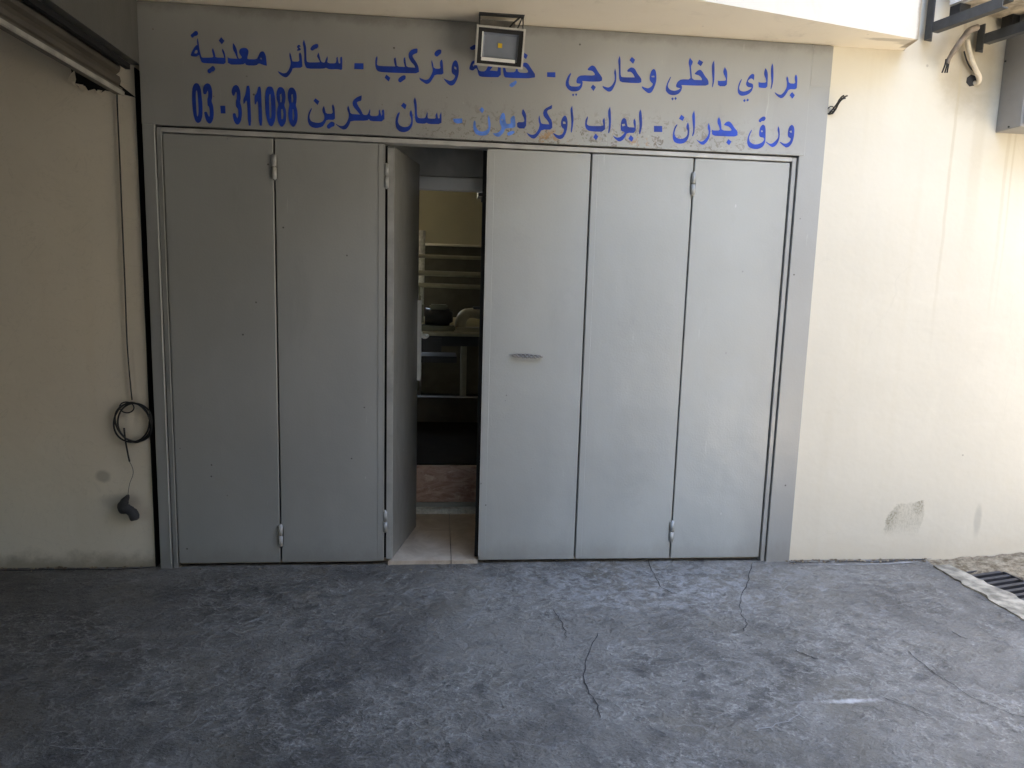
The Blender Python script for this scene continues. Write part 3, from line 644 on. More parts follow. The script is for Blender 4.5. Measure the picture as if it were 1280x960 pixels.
WORDS = [
 # name, origin, scale, light patch, shapes: each [outer, hole...]
 ('painted_word', (230, 30), 11.636, 0, [
  [[(200,205),(212,260),(218,330),(232,400),(250,470),(265,490),(350,490),(430,485),(418,440),(405,380),(420,350),(440,400),(455,450),(458,487),(585,492),(572,440),(550,385),(562,358),(590,410),(602,470),(608,585),(480,578),(350,572),(262,565),(240,520),(220,450),(205,460),(180,475),(110,470),(95,450),(115,400),(150,340),(180,305),(195,310),(188,260),(192,215)],[(165,385),(190,375),(200,410),(180,430),(150,425)]],
  [[(95,160),(125,135),(160,100),(195,105),(208,145),(185,170),(150,175),(125,205),(100,180)]],
  [[(340,665),(380,640),(415,605),(440,620),(458,655),(435,690),(405,690),(375,720),(345,705)]],
  [[(505,240),(540,190),(590,245),(550,297)]],
  [[(712,275),(735,300),(760,350),(775,400),(783,480),(800,505),(830,500),(845,480),(815,445),(800,410),(812,365),(850,347),(910,350),(938,385),(938,420),(920,490),(925,512),(1055,515),(1080,470),(1105,410),(1140,395),(1165,405),(1190,460),(1198,530),(1205,608),(1150,595),(1090,570),(1050,605),(910,603),(885,565),(860,590),(640,590),(635,475),(655,500),(775,505),(765,480),(740,420),(715,380),(708,330)],[(1105,490),(1130,495),(1135,515),(1110,512)]]]),
 ('painted_word', (340, 40), 10.667, 0, [
  [[(330,200),(345,172),(370,172),(385,195),(360,200),(385,225),(380,245),(335,252),(333,235),(350,225)]],
  [[(238,270),(255,310),(268,380),(280,395),(365,395),(360,330),(358,290),(375,270),(395,300),(402,390),(408,478),(275,478),(265,520),(240,560),(205,600),(175,606),(140,590),(100,560),(75,520),(110,535),(150,552),(190,545),(220,510),(245,450),(250,400),(235,340),(230,300)]],
  [[(425,100),(440,140),(455,200),(458,300),(460,380),(475,405),(600,405),(640,402),(615,350),(598,320),(620,272),(635,320),(652,390),(680,408),(705,405),(715,370),(738,320),(745,360),(735,400),(760,418),(850,418),(860,370),(855,345),(875,330),(880,370),(890,418),(912,418),(908,370),(910,335),(935,328),(938,420),(935,510),(880,495),(760,498),(718,475),(690,490),(470,490),(445,460),(428,400),(430,300),(420,200),(408,150)]],
  [[(512,215),(540,180),(580,160),(610,160),(620,190),(600,220),(570,225),(545,250),(515,240)]]]),
 ('painted_dash', (340, 40), 10.667, 0, [[[(1100,415),(1220,418),(1220,497),(1095,495)]]]),
 ('painted_word', (460, 50), 9.846, 0, [
  [[(112,198),(118,220),(110,280),(112,310),(150,320),(335,325),(320,270),(318,225),(340,215),(350,280),(356,326),(455,332),(438,270),(440,220),(458,212),(465,280),(475,333),(580,340),(565,305),(530,270),(500,215),(500,160),(540,115),(610,100),(608,160),(570,172),(545,190),(560,225),(600,280),(622,330),(630,410),(450,408),(280,402),(140,393),(105,370),(90,320),(88,260),(98,215)]],
  [[(205,465),(225,425),(275,465),(255,512)]],
  [[(370,485),(400,450),(440,432),(465,440),(462,480),(430,500),(400,525),(375,510)]],
  [[(785,245),(800,290),(810,350),(895,355),(885,300),(888,260),(908,238),(920,270),(925,350),(930,425),(825,425),(800,470),(760,530),(720,545),(680,520),(640,490),(630,462),(670,480),(710,495),(750,480),(785,420),(800,370),(785,310),(780,265)]],
  [[(815,165),(840,130),(880,115),(905,125),(900,165),(870,190),(850,208),(822,190)]],
  [[(1075,245),(1100,265),(1115,320),(1120,400),(1100,480),(1065,545),(1025,565),(985,545),(945,500),(930,472),(970,490),(1010,505),(1050,490),(1075,450),(1070,435),(1040,415),(1028,390),(1030,330),(1045,275)],[(1060,325),(1085,335),(1090,365),(1065,355)]]]),
 ('painted_word', (580, 50), 10.667, 0, [
  [[(100,290),(130,270),(158,280),(175,340),(188,390),(215,418),(285,418),(320,350),(350,300),(420,285),(470,300),(490,340),(492,497),(330,495),(215,490),(190,460),(175,380),(150,380),(120,410),(75,395),(70,370)],[(345,405),(380,360),(430,345),(455,370),(445,415)],[(115,330),(135,310),(145,330),(125,355)]],
  [[(290,120),(310,90),(325,130),(330,300),(318,340),(300,345)]],
  [[(75,100),(105,80),(140,60),(170,75),(160,110),(125,135),(90,130)]],
  [[(515,120),(530,90),(545,130),(545,330),(560,420),(580,430),(690,430),(690,350),(700,330),(718,350),(718,432),(830,440),(858,425),(840,390),(800,350),(755,355),(770,320),(810,298),(850,310),(890,370),(930,430),(948,455),(945,512),(560,505),(530,480),(520,400)]],
  [[(770,210),(800,170),(850,200),(828,255)]]]),
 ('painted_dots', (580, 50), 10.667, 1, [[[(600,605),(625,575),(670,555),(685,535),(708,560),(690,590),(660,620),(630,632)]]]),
 ('painted_dash', (580, 50), 10.667, 0, [[[(1108,430),(1218,430),(1218,498),(1108,492)]]]),
 ('painted_word', (700, 60), 9.846, 0, [
  [[(130,305),(137,320),(115,370),(105,430),(125,470),(190,475),(240,470),(255,440),(205,435),(200,400),(220,355),(265,335),(430,340),(425,310),(395,280),(345,275),(340,255),(390,212),(430,225),(460,280),(500,335),(520,365),(515,412),(380,415),(275,405),(280,430),(270,480),(240,520),(200,535),(140,535),(95,505),(68,460),(72,410),(95,350)]],
  [[(378,485),(405,450),(442,480),(412,530)]],
  [[(148,575),(160,560),(176,573),(162,598)]], [[(186,572),(198,556),(211,570),(199,594)]],
  [[(678,250),(690,290),(695,350),(690,420),(665,480),(635,530),(600,540),(565,520),(530,490),(522,465),(560,480),(600,488),(640,460),(672,405),(675,350),(665,300)]],
  [[(735,95),(745,140),(745,240),(748,350),(775,360),(920,362),(900,320),(870,290),(830,295),(828,270),(875,235),(920,250),(950,310),(985,355),(1003,385),(1000,432),(870,430),(740,420),(725,360),(725,240),(715,150)]],
  [[(855,150),(885,110),(925,145),(900,195)]],
  [[(1150,255),(1175,270),(1187,330),(1187,400),(1165,475),(1130,545),(1090,560),(1050,530),(1010,495),(1008,470),(1050,490),(1090,498),(1130,470),(1148,440),(1120,420),(1103,390),(1108,330),(1125,280)],[(1125,345),(1160,340),(1165,362),(1130,360)]]]),
 ('painted_word', (825, 60), 13.714, 0, [
  [[(178,490),(190,500),(160,570),(135,630),(140,680),(180,720),(250,735),(320,715),(350,690),(280,675),(273,640),(300,580),(360,535),(525,540),(515,430),(505,320),(488,250),(500,200),(515,165),(535,200),(565,230),(550,280),(530,310),(540,420),(550,545),(720,550),(710,510),(670,470),(600,450),(595,435),(640,390),(680,370),(720,390),(770,480),(832,555),(832,645),(600,645),(370,635),(380,680),(360,740),(310,795),(230,810),(160,800),(100,740),(98,680),(125,590)]],
  [[(640,265),(670,200),(742,240),(700,312)]],
  [[(192,870),(215,845),(238,870),(215,900)]], [[(245,865),(268,838),(288,865),(265,893)]],
  [[(928,210),(935,300),(935,440),(930,570),(900,680),(890,660),(905,560),(892,420),(890,300),(905,250)]],
  [[(1110,325),(1140,370),(1155,430),(1152,530),(1145,655),(995,655),(992,555),(1010,565),(1135,560),(1125,510),(1090,440),(1083,400)]]]),
 ('painted_word', (915, 65), 13.714, 0, [
  [[(165,460),(170,470),(135,560),(120,620),(135,660),(190,680),(250,670),(310,640),(340,610),(270,600),(238,560),(250,500),(290,420),(345,370),(385,385),(380,440),(375,490),(365,470),(330,450),(295,470),(270,500),(290,525),(360,545),(365,600),(340,670),(290,720),(220,748),(150,752),(105,710),(95,650),(110,560),(135,500)]],
  [[(190,835),(215,805),(235,830),(215,860)]], [[(245,830),(268,795),(292,825),(262,848)]],
  [[(572,275),(600,310),(615,370),(612,480),(605,620),(470,612),(455,590),(455,510),(480,525),(590,525),(580,460),(550,390),(553,340)]],
  [[(692,190),(708,240),(712,400),(705,520),(675,635),(658,635),(680,520),(668,400),(668,270)]],
  [[(945,415),(965,450),(975,535),(1090,545),(1075,450),(1085,400),(1100,385),(1120,430),(1118,550),(1108,640),(975,635),(930,720),(880,780),(840,795),(780,760),(730,700),(735,688),(790,725),(840,735),(890,690),(940,610),(945,530),(930,450)]],
  [[(988,740),(1030,685),(1078,740),(1035,800)]]]),
 ('phone_number', (230, 95), 13.714, 0, [
  [[(200,120),(245,128),(285,200),(300,320),(318,500),(318,680),(290,780),(240,812),(190,770),(155,640),(138,450),(138,230),(165,150)],[(205,250),(225,250),(240,400),(250,600),(240,690),(222,690),(208,500),(202,350)]],
  [[(325,210),(355,145),(405,120),(455,150),(482,240),(485,370),(470,430),(500,510),(512,640),(500,750),(460,815),(420,815),(375,760),(345,640),(350,615),(390,610),(410,660),(425,695),(442,690),(440,580),(425,520),(405,510),(398,400),(412,360),(415,280),(405,250),(390,280),(380,312),(330,312)]],
  [[(620,510),(705,510),(712,642),(632,642)]],
  [[(812,260),(840,180),(890,148),(935,175),(965,260),(972,380),(960,440),(985,530),(995,650),(980,770),(935,835),(890,830),(850,760),(832,660),(850,635),(885,640),(895,690),(915,725),(932,690),(930,570),(905,540),(890,520),(890,420),(905,390),(905,290),(890,270),(875,300),(860,342),(830,330)]],
  [[(45+1029,165),(98+1029,168),(110+1029,450),(125+1029,852),(72+1029,850),(52+1029,440),(35+1029,420),(10+1029,470),(-10+1029,480),(-14+1029,400),(20+1029,330),(38+1029,240)]],
  [[(245+1029,180),(288+1029,180),(298+1029,400),(318+1029,852),(260+1029,850),(242+1029,470),(228+1029,430),(200+1029,490),(182+1029,485),(180+1029,340),(215+1029,300),(235+1029,230)]],
  [[(400+1029,180),(480+1029,180),(510+1029,240),(535+1029,380),(545+1029,560),(535+1029,760),(490+1029,862),(440+1029,862),(395+1029,760),(365+1029,600),(358+1029,420),(370+1029,260)],[(430+1029,320),(455+1029,310),(465+1029,500),(470+1029,720),(440+1029,730),(435+1029,560),(428+1029,420)]],
  [[(590+1029,190),(650+1029,188),(695+1029,240),(715+1029,340),(705+1029,450),(690+1029,500),(720+1029,590),(728+1029,700),(715+1029,800),(660+1029,875),(620+1029,860),(580+1029,780),(562+1029,640),(575+1029,540),(590+1029,490),(560+1029,400),(552+1029,290)],[(615+1029,320),(640+1029,300),(650+1029,380),(645+1029,450),(622+1029,450)],[(635+1029,570),(665+1029,565),(675+1029,650),(668+1029,740),(640+1029,740)]],
  [[(780+1029,200),(840+1029,195),(885+1029,250),(905+1029,340),(900+1029,440),(885+1029,500),(912+1029,580),(920+1029,700),(910+1029,790),(860+1029,875),(820+1029,865),(775+1029,790),(755+1029,660),(765+1029,560),(780+1029,490),(752+1029,400),(748+1029,280)],[(812+1029,320),(835+1029,310),(845+1029,400),(838+1029,452),(815+1029,452)],[(832+1029,570),(848+1029,570),(862+1029,680),(850+1029,760),(832+1029,740)]]]),
 ('painted_word', (375, 105), 10.667, 0, [
  [[(155,318),(160,330),(130,400),(125,450),(150,500),(230,520),(290,510),(325,470),(325,420),(300,370),(298,330),(318,290),(332,330),(345,395),(440,398),(428,320),(425,290),(440,268),(460,310),(465,390),(468,480),(355,475),(335,520),(300,570),(220,590),(150,575),(112,530),(100,470),(110,400),(135,345)]],
  [[(180,225),(205,190),(258,230),(235,280)]],
  [[(355,560),(380,530),(415,500),(455,510),(465,530),(455,565),(425,570),(390,600),(365,590)]],
  [[(645,290),(660,330),(675,400),(770,405),(800,408),(770,370),(710,300),(698,250),(720,205),(770,170),(822,152),(820,222),(780,232),(755,245),(775,290),(815,350),(840,410),(895,415),(915,380),(932,330),(938,360),(930,405),(950,428),(1040,428),(1055,390),(1050,360),(1065,335),(1070,375),(1085,428),(1098,400),(1090,360),(1105,338),(1122,345),(1128,500),(940,495),(918,465),(895,490),(675,490),(660,540),(620,600),(580,610),(540,590),(490,550),(470,525),(530,560),(580,560),(620,520),(650,450),(650,390),(630,340),(632,310)]]]),
 ('painted_word', (485, 110), 10.667, 0, [
  [[(150,320),(158,330),(140,390),(130,450),(155,500),(220,525),(280,510),(310,460),(308,400),(288,360),(290,320),(308,290),(325,340),(332,430),(325,500),(290,560),(230,590),(160,585),(112,540),(97,470),(105,400),(125,345)]],
  [[(172,238),(205,195),(247,225),(230,285)]],
  [[(358,122),(375,160),(385,240),(385,340),(395,390),(420,403),(495,403),(510,360),(522,312),(530,345),(528,400),(555,408),(640,408),(630,365),(655,325),(662,370),(668,406),(690,404),(688,365),(710,320),(714,400),(713,482),(540,480),(515,460),(490,478),(385,470),(362,430),(358,330),(352,230),(340,170)]]]),
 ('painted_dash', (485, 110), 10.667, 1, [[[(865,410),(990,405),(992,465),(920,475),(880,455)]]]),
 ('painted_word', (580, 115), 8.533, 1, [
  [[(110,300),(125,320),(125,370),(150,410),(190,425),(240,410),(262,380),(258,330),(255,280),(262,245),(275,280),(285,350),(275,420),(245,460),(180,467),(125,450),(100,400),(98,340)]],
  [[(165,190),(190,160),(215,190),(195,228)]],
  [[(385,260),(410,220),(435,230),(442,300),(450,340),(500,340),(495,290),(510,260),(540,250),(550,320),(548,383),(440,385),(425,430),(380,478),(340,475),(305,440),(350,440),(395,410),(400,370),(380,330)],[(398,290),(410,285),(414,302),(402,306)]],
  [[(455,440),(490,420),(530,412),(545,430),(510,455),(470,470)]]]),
 ('painted_word', (580, 115), 8.533, 0, [
  [[(630,180),(650,210),(665,250),(662,390),(570,388),(563,320),(645,322),(640,280),(617,235),(620,200)]],
  [[(805,250),(815,300),(825,340),(910,345),(895,310),(850,260),(842,220),(860,180),(940,138),(938,180),(900,190),(882,210),(905,255),(940,310),(943,402),(830,400),(800,450),(760,495),(730,498),(690,470),(668,435),(720,458),(760,450),(795,400),(808,350),(795,310),(795,270)]],
  [[(1075,245),(1100,275),(1107,340),(1095,420),(1060,490),(1025,505),(985,490),(945,440),(960,440),(1010,465),(1050,450),(1072,400),(1040,375),(1032,330),(1045,280)],[(1055,315),(1080,318),(1085,340),(1058,340)]],
  [[(1155,145),(1160,200),(1170,290),(1160,380),(1148,435),(1138,420),(1148,330),(1138,230),(1135,180)]]]),
 ('painted_word', (720, 120), 10.667, 0, [
  [[(155,268),(160,290),(148,340),(145,380),(180,400),(365,400),(360,360),(352,330),(375,290),(385,310),(390,480),(180,470),(135,440),(120,390),(125,320)]],
  [[(230,550),(260,500),(298,540),(268,590)]],
  [[(455,140),(465,220),(468,330),(460,430),(440,500),(428,490),(435,420),(440,340),(428,250),(430,190)]],
  [[(640,290),(670,310),(680,370),(690,415),(780,420),(765,360),(768,320),(783,300),(800,350),(795,493),(680,490),(655,550),(610,600),(570,608),(520,570),(488,525),(540,555),(590,550),(640,505),(650,480),(600,465),(595,430),(600,350),(618,305)],[(610,375),(650,370),(658,395),(620,405)]],
  [[(698,570),(730,520),(768,560),(745,612)]],
  [[(858,175),(875,220),(885,380),(870,460),(850,515),(840,490),(850,400),(840,280),(842,220)]]]),
 ('painted_dash', (720, 120), 10.667, 0, [[[(1040,398),(1150,400),(1150,480),(1040,478)]]]),
 ('painted_word', (830, 125), 12.8, 0, [
  [[(208,385),(215,400),(180,470),(165,540),(190,600),(250,625),(320,615),(370,570),(380,500),(355,440),(365,390),(385,355),(400,400),(408,480),(400,580),(370,650),(310,695),(230,700),(165,675),(138,610),(145,510),(170,430)]],
  [[(240,300),(275,235),(328,275),(300,335)]],
  [[(483,165),(495,240),(498,400),(485,530),(460,585),(447,575),(470,480),(455,330),(450,240)]],
  [[(715,365),(735,420),(745,500),(725,610),(680,680),(630,718),(590,710),(540,660),(515,630),(560,655),(600,670),(650,640),(700,580),(720,510),(695,440)]],
  [[(880,270),(905,320),(918,400),(920,485),(1080,495),(1075,460),(1030,420),(965,405),(960,390),(1000,350),(1040,340),(1080,370),(1130,450),(1178,500),(1175,585),(960,580),(770,570),(765,475),(790,488),(895,488),(885,430),(855,370),(858,310)]],
  [[(995,680),(1030,625),(1080,665),(1042,725)]]]),
 ('painted_word', (920, 130), 14.222, 0, [
  [[(278,455),(285,465),(250,540),(228,610),(250,680),(320,720),(400,715),(470,680),(500,640),(500,600),(430,590),(410,560),(412,480),(435,400),(480,360),(515,385),(528,450),(525,600),(520,680),(480,760),(400,800),(310,800),(230,770),(195,700),(205,600),(240,510)],[(440,480),(460,465),(480,485),(462,505)]],
  [[(402,290),(430,255),(480,220),(520,225),(530,260),(500,305),(460,300),(435,330),(408,315)]],
  [[(752,390),(770,430),(780,520),(770,620),(740,700),(690,755),(640,768),(600,740),(530,680),(535,665),(590,705),(630,710),(690,670),(750,600),(755,530),(735,460)]],
  [[(995,365),(1030,400),(1040,470),(1030,590),(1000,690),(945,760),(890,778),(840,740),(775,680),(785,670),(850,705),(900,705),(960,665),(980,610),(930,590),(918,540),(930,450),(955,395)],[(950,485),(985,470),(998,500),(975,515)]]]),
]
def soften(P):
    """light corner cutting that keeps sharp pen tips"""
    out = []; n = len(P)
    for i in range(n):
        a, b, c = Vector(P[i-1]), Vector(P[i]), Vector(P[(i+1) % n])
        u, v = (a-b), (c-b)
        if u.length < 1e-6 or v.length < 1e-6: out.append(tuple(b)); continue
        if u.angle(v) < R(75) or n <= 5: out.append(tuple(b))
        else: out += [tuple(b+u*.22), tuple(b+v*.22)]
    return out
for name, org, scl, lit, shapes in WORDS:
    bm = bmesh.new()
    for si, loops in enumerate(shapes):
        y = SGY - .0008 - .0002*si
        L = []
        for lp in loops:
            L.append([onY(org[0]+u/scl, org[1]+v/scl, y) for u, v in soften(lp)])
        flat = [p for l in L for p in l]
        vv = [bm.verts.new(p) for p in flat]
        for tri in tessellate_polygon([[Vector((p.x, p.z, 0)) for p in l] for l in L]):
            try: bm.faces.new([vv[i] for i in tri])
            except ValueError: pass
    link(name, bm, MAT['blue_lit' if lit else 'blue'], sg)

# ------------------------------------------------------------------ floodlight under the canopy
Yf = -.16
c0 = onY(625, 59, Yf)
fl = empty('floodlight', (c0.x, Yf, ZC), 'small grey square LED floodlight hanging under the canopy over the lettering', 'floodlight')
tilt = Matrix.Translation(c0) @ Matrix.Rotation(R(2.0), 4, 'Y') @ Matrix.Rotation(R(14), 4, 'X') @ Matrix.Rotation(R(-3), 4, 'Z')
Wf, Hf = .118, .089
def ring(bm, w, h, w2, h2, y0, y1):
    a = [(-w, y0, -h), (w, y0, -h), (w, y0, h), (-w, y0, h)]; b = [(-w2, y1, -h2), (w2, y1, -h2), (w2, y1, h2), (-w2, y1, h2)]
    A = [bm.verts.new(p) for p in a]; B = [bm.verts.new(p) for p in b]
    for i in range(4): bm.faces.new((A[i], A[(i+1) % 4], B[(i+1) % 4], B[i]))
    return A, B
bm = bmesh.new()
A, B = ring(bm, Wf, Hf, Wf*.985, Hf*.985, 0, .035)
A2, B2 = ring(bm, Wf*.62, Hf*.6, Wf*.5, Hf*.5, .036, .085)
for i in range(4): bm.faces.new((B[i], B[(i+1) % 4], A2[(i+1) % 4], A2[i]))
bm.faces.new(B2)
A3, B3 = ring(bm, Wf*.925, Hf*.90, Wf*.91, Hf*.885, -.001, .006)
for i in range(4): bm.faces.new((A[i], A[(i+1) % 4], A3[(i+1) % 4], A3[i]))
for i in range(7): box(bm, -Wf*.5+i*Wf/6.5, -Wf*.5+i*Wf/6.5+.004, .036, .088, -Hf*.55, Hf*.55)
bm.transform(tilt); link('housing', bm, MAT['alu'], fl)
bm = bmesh.new(); ring(bm, Wf*.925, Hf*.90, Wf*.74, Hf*.68, .004, .005); bm.transform(tilt); link('gasket', bm, MAT['black'], fl)
bm = bmesh.new()
A, B = ring(bm, Wf*.745, Hf*.685, Wf*.66, Hf*.60, .0055, .020); bm.faces.new(B)
bm.transform(tilt); rf = link('reflector', bm, MAT['lampglass'], fl)
bm = bmesh.new(); box(bm, -Wf*.74, Wf*.66, .003, .0052, -Hf*.73, -Hf*.56); box(bm, -Wf*.76, -Wf*.71, .003, .0052, -Hf*.555, Hf*.70); bm.transform(tilt); link('reflector_rim', bm, MAT['lampwhite'], fl)
bm = bmesh.new(); box(bm, -.010, .010, .014, .0195, -.002, .018); bm.transform(tilt); link('led_chip', bm, MAT['led'], fl)
bm = bmesh.new(); box(bm, c0.x-.095, c0.x+.075, Yf+.036, Yf+.085, c0.z+.055, ZC-.022); link('shaded_body', bm, MAT['alu_shaded'], fl, bevel=.004)  # stands in for the shadowed lamp body, shade painted into its colour
bm = bmesh.new()   # stirrup and mounting plate
top = c0.z + Hf
xl, xr = c0.x-.100, c0.x+.112
for x in (xl, xr): tube(bm, [(x, Yf+.03, ZC-.004), (x, Yf+.03, c0.z+.02)], .0035, 6)
box(bm, xl-.004, xr+.004, Yf+.005, Yf+.045, ZC-.004, ZC-.0005)
link('stirrup', bm, MAT['steel_dark'], fl)
bm = bmesh.new(); tube(bm, smoothpts([(c0.x+.03, Yf+.05, c0.z+.07), (c0.x+.05, Yf+.02, c0.z+.105), (c0.x+.085, Yf+.01, ZC-.02), (c0.x+.10, Yf+.02, ZC-.006)], 6), .0045, 8)
tube(bm, smoothpts([(c0.x+.06, Yf+.05, c0.z+.07), (c0.x+.085, Yf+.03, c0.z+.10), (c0.x+.105, Yf+.02, ZC-.01)], 6), .0035, 8)
link('cable', bm, MAT['black'], fl)

# ------------------------------------------------------------------ left: rolling shutter, rail, cable, bundle, hole
sh = empty('rolling_shutter', (-1.56, -2, 2.36), 'half hidden dark rolling shutter raised under the grey lintel, upper left', 'shutter')
bm = bmesh.new()
for i in range(3):
    z0 = 2.405+.06*i
    y0, y1 = -4.6, -.03
    pr = [(-1.555, z0), (-1.540, z0+.012), (-1.535, z0+.03), (-1.540, z0+.05), (-1.555, z0+.058)]
    va = [bm.verts.new((x, y0, z)) for x, z in pr]; vb = [bm.verts.new((x, y1, z)) for x, z in pr]
    for k in range(4): bm.faces.new((va[k], va[k+1], vb[k+1], vb[k]))
box(bm, -1.575, -1.555, -4.6, -.03, 2.40, 2.60)
link('curtain', bm, MAT['shutter'], sh)
bm = bmesh.new(); box(bm, -1.565, -1.530, -4.6, -.03, 2.372, 2.402)
br = link('bottom_rail', bm, MAT['shutter'], sh)
bm = bmesh.new(); box(bm, -1.5295, -1.519, -4.6, -.032, 2.366, 2.388); link('lip', bm, MAT['shutter_lip'], br, bevel=.003)
bm = bmesh.new(); box(bm, -1.512, -1.490, -4.6, -.03, 2.49, 2.515); link('head_guide', bm, MAT['rail'], sh)
gr = empty('guide_rail', (-1.47, .02, GZ), 'black vertical shutter guide channel beside the left door jamb', 'shutter rail')
bm = bmesh.new()
box(bm, -1.4865, -1.4835, .006, .10, GZ, 2.51); box(bm, -1.4575, -1.4545, -.004, .10, GZ, 2.53); box(bm, -1.4834, -1.4576, .09, .10, GZ, 2.53)
link('channel', bm, MAT['rail'], gr)
# hanging cable with coil
WY = .014
cb = empty('hanging_cable', onY(163, 500, WY), 'black cable hanging down the shaded left wall with a coil of loops', 'cable')
bm = bmesh.new()
pts = [onY(x, y, WY-.012) for x, y in ((146, 108), (147, 140), (150, 205), (153, 280), (156, 350), (159, 430), (163, 480), (165, 500))]
tube(bm, smoothpts(pts, 6), .0038, 8); link('lead', bm, MAT['black'], cb, smooth=True)
bm = bmesh.new(); cc = onY(168.5, 527, WY); pts = []
for i in range(150):
    a = 2*math.pi*i/48; k = i/150
    rx = .088 + .006*math.sin(a*1.3+1) ; rz = .102 + .009*math.sin(a*.7+2)
    pts.append((cc.x + rx*math.cos(a) + .006*math.sin(k*9), WY-.012-.010*math.sin(k*14)**2-.004*k, cc.z - .004*math.sin(k*5)*2 + rz*math.sin(a)))
tube(bm, pts, .0045, 8)
pts = []
for i in range(40):
    a = 2*math.pi*i/39; pts.append((cc.x-.028+.035*math.cos(a), WY-.020, cc.z+.078+.028*math.sin(a)))
tube(bm, pts, .0035, 8)
pts = [onY(x, y, WY-.022) for x, y in ((147, 525), (150, 540), (160, 550), (172, 553), (186, 545))]
tube(bm, smoothpts(pts, 6), .003, 8)
link('coil', bm, MAT['black'], cb, smooth=True)
bm = bmesh.new()
tube(bm, smoothpts([onY(x, y, WY-.014) for x, y in ((155, 535), (157, 552), (160, 568), (162, 577))], 5), .0045, 8)
tube(bm, smoothpts([onY(x, y, WY-.010) for x, y in ((162, 577), (166, 586), (166, 594), (162, 605), (160, 618), (160, 624))], 6), .0014, 6)
link('tail', bm, MAT['black'], cb, smooth=True)
# wrapped bundle at the end
bd_ = empty('taped_bundle', onY(162, 636, WY), 'small dark taped bundle hanging on a thin wire below the cable coil', 'bundle')
bm = bmesh.new()
P = [onY(x, y, WY-.022) for x, y in ((160, 620), (155, 628), (152, 635), (160, 637), (166, 642), (170, 650))]
tube(bm, smoothpts(P, 6), [.010, .011, .013, .016, .018, .021, .021, .021, .022, .022, .021, .020, .020, .022, .025, .026, .026, .025, .024, .024, .025, .026, .026, .025, .024, .024, .023, .022, .020, .018, .012], 12)
for v in bm.verts: v.co += Vector((1, .6, 1))*.005*mnoise.noise(v.co*60)
link('wrapping', bm, MAT['cloth'], bd_, smooth=True)
# broken hole under the shutter
hl = empty('broken_hole', onY(125, 103, WY), 'ragged broken hole with hanging scraps high on the shaded left wall', 'hole')
bm = bmesh.new()
hp = [(88, 84), (98, 86), (120, 92), (146, 103), (170, 122), (150, 117), (141, 115), (131, 113), (124, 117), (118, 111), (110, 113), (106, 107), (98, 109), (92, 103)]
vv = [bm.verts.new(onY(x, y, WY-.003)) for x, y in hp]
for tri in tessellate_polygon([[Vector((x, y, 0)) for x, y in hp]]): bm.faces.new([vv[i] for i in tri])
ext = bmesh.ops.extrude_face_region(bm, geom=list(bm.faces)); bmesh.ops.translate(bm, verts=[e for e in ext['geom'] if isinstance(e, bmesh.types.BMVert)], vec=(0, .0025, 0))
link('dark_recess', bm, MAT['pit'], hl)
for pl in ([(89, 92), (93, 88), (95, 99), (93, 109), (90, 103), (84, 101)], [(93, 104), (104, 106), (107, 112), (103, 116), (99, 109)], [(122, 112), (128, 113), (125, 119), (120, 117)]):
    bm = bmesh.new()
    a = [bm.verts.new(onY(x, y, WY-.010-.004*math.sin(x))) for x, y in pl]; b = [bm.verts.new(onY(x, y, WY-.004)) for x, y in pl]
    bm.faces.new(a); bm.faces.new(b[::-1])
    for i in range(len(pl)): bm.faces.new((a[i], a[(i+1) % len(pl)], b[(i+1) % len(pl)], b[i]))
    link('plaster_scrap', bm, MAT['left_wall'], hl)

# ------------------------------------------------------------------ right: air conditioner, brackets, pipes, cabinet, drain
YA = -.03
def turned(loc): return Matrix.Translation(loc) @ Matrix.Rotation(A_, 4, 'Z')
def bracket(px, py, up, ln, label):
    p = onY(px, py, YA)
    t = empty('wall_bracket', p, label, 'bracket', 'dark steel brackets under the air conditioner'); Mx = turned(p)
    bm = bmesh.new(); box(bm, -.024, .024, -.006, .0, -.03, up); box(bm, -.024, -.018, -.04, -.0061, -.03, up); bm.transform(Mx); link('upright', bm, MAT['steel_dark'], t)
    bm = bmesh.new(); box(bm, -.020, -.014, -ln, -.0405, 0, .05); box(bm, -.0139, .022, -ln, -.0405, .0, .006); box(bm, -.0139, .022, -ln, -.0405, .044, .05)
    bm.transform(Mx); link('arm', bm, MAT['steel_dark'], t)
    return p
b1 = bracket(1160, 44, .60, .42, 'dark steel wall bracket at the canopy end, holding the air conditioner')
b2 = bracket(1224, 58, .10, .42, 'dark steel wall bracket above the broken pipe, nearer the grey cabinet')
ac = empty('air_conditioner', b1 + Vector((.3, -.25, .12)), 'white outdoor air conditioner unit on dark brackets at the upper right edge', 'air conditioner')
Mx = turned(b1 + Vector((0, 0, .115)))
bm = bmesh.new(); box(bm, .035, .86, -.40, -.07, 0, .58); bm.transform(Mx); link('casing', bm, MAT['white_metal'], ac, bevel=.012)
bm = bmesh.new(); box(bm, .05, .845, -.385, -.085, -.0035, -.0005); bm.transform(Mx); link('base_plate', bm, MAT['dirty_under'], ac)
bm = bmesh.new(); box(bm, .0325, .0345, -.32, -.14, .06, .30); bm.transform(Mx); link('side_grille', bm, MAT['pit'], ac)
for x in (.03, .40):
    for y in (-.36, -.13):
        bm = bmesh.new(); box(bm, x-.01, x+.06, y-.03, y+.03, -.064, -.004); bm.transform(Mx); link('foot', bm, MAT['black'], ac)
bm = bmesh.new()
for k in range(5): tube(bm, [Mx @ Vector((.62+.17*math.cos(a)*(k+1)/5, -.405, .29+.17*math.sin(a)*(k+1)/5)) for a in [2*math.pi*i/24 for i in range(24)]], .004, 6, closed=True)
link('fan_grille', bm, MAT['white_metal'], ac)
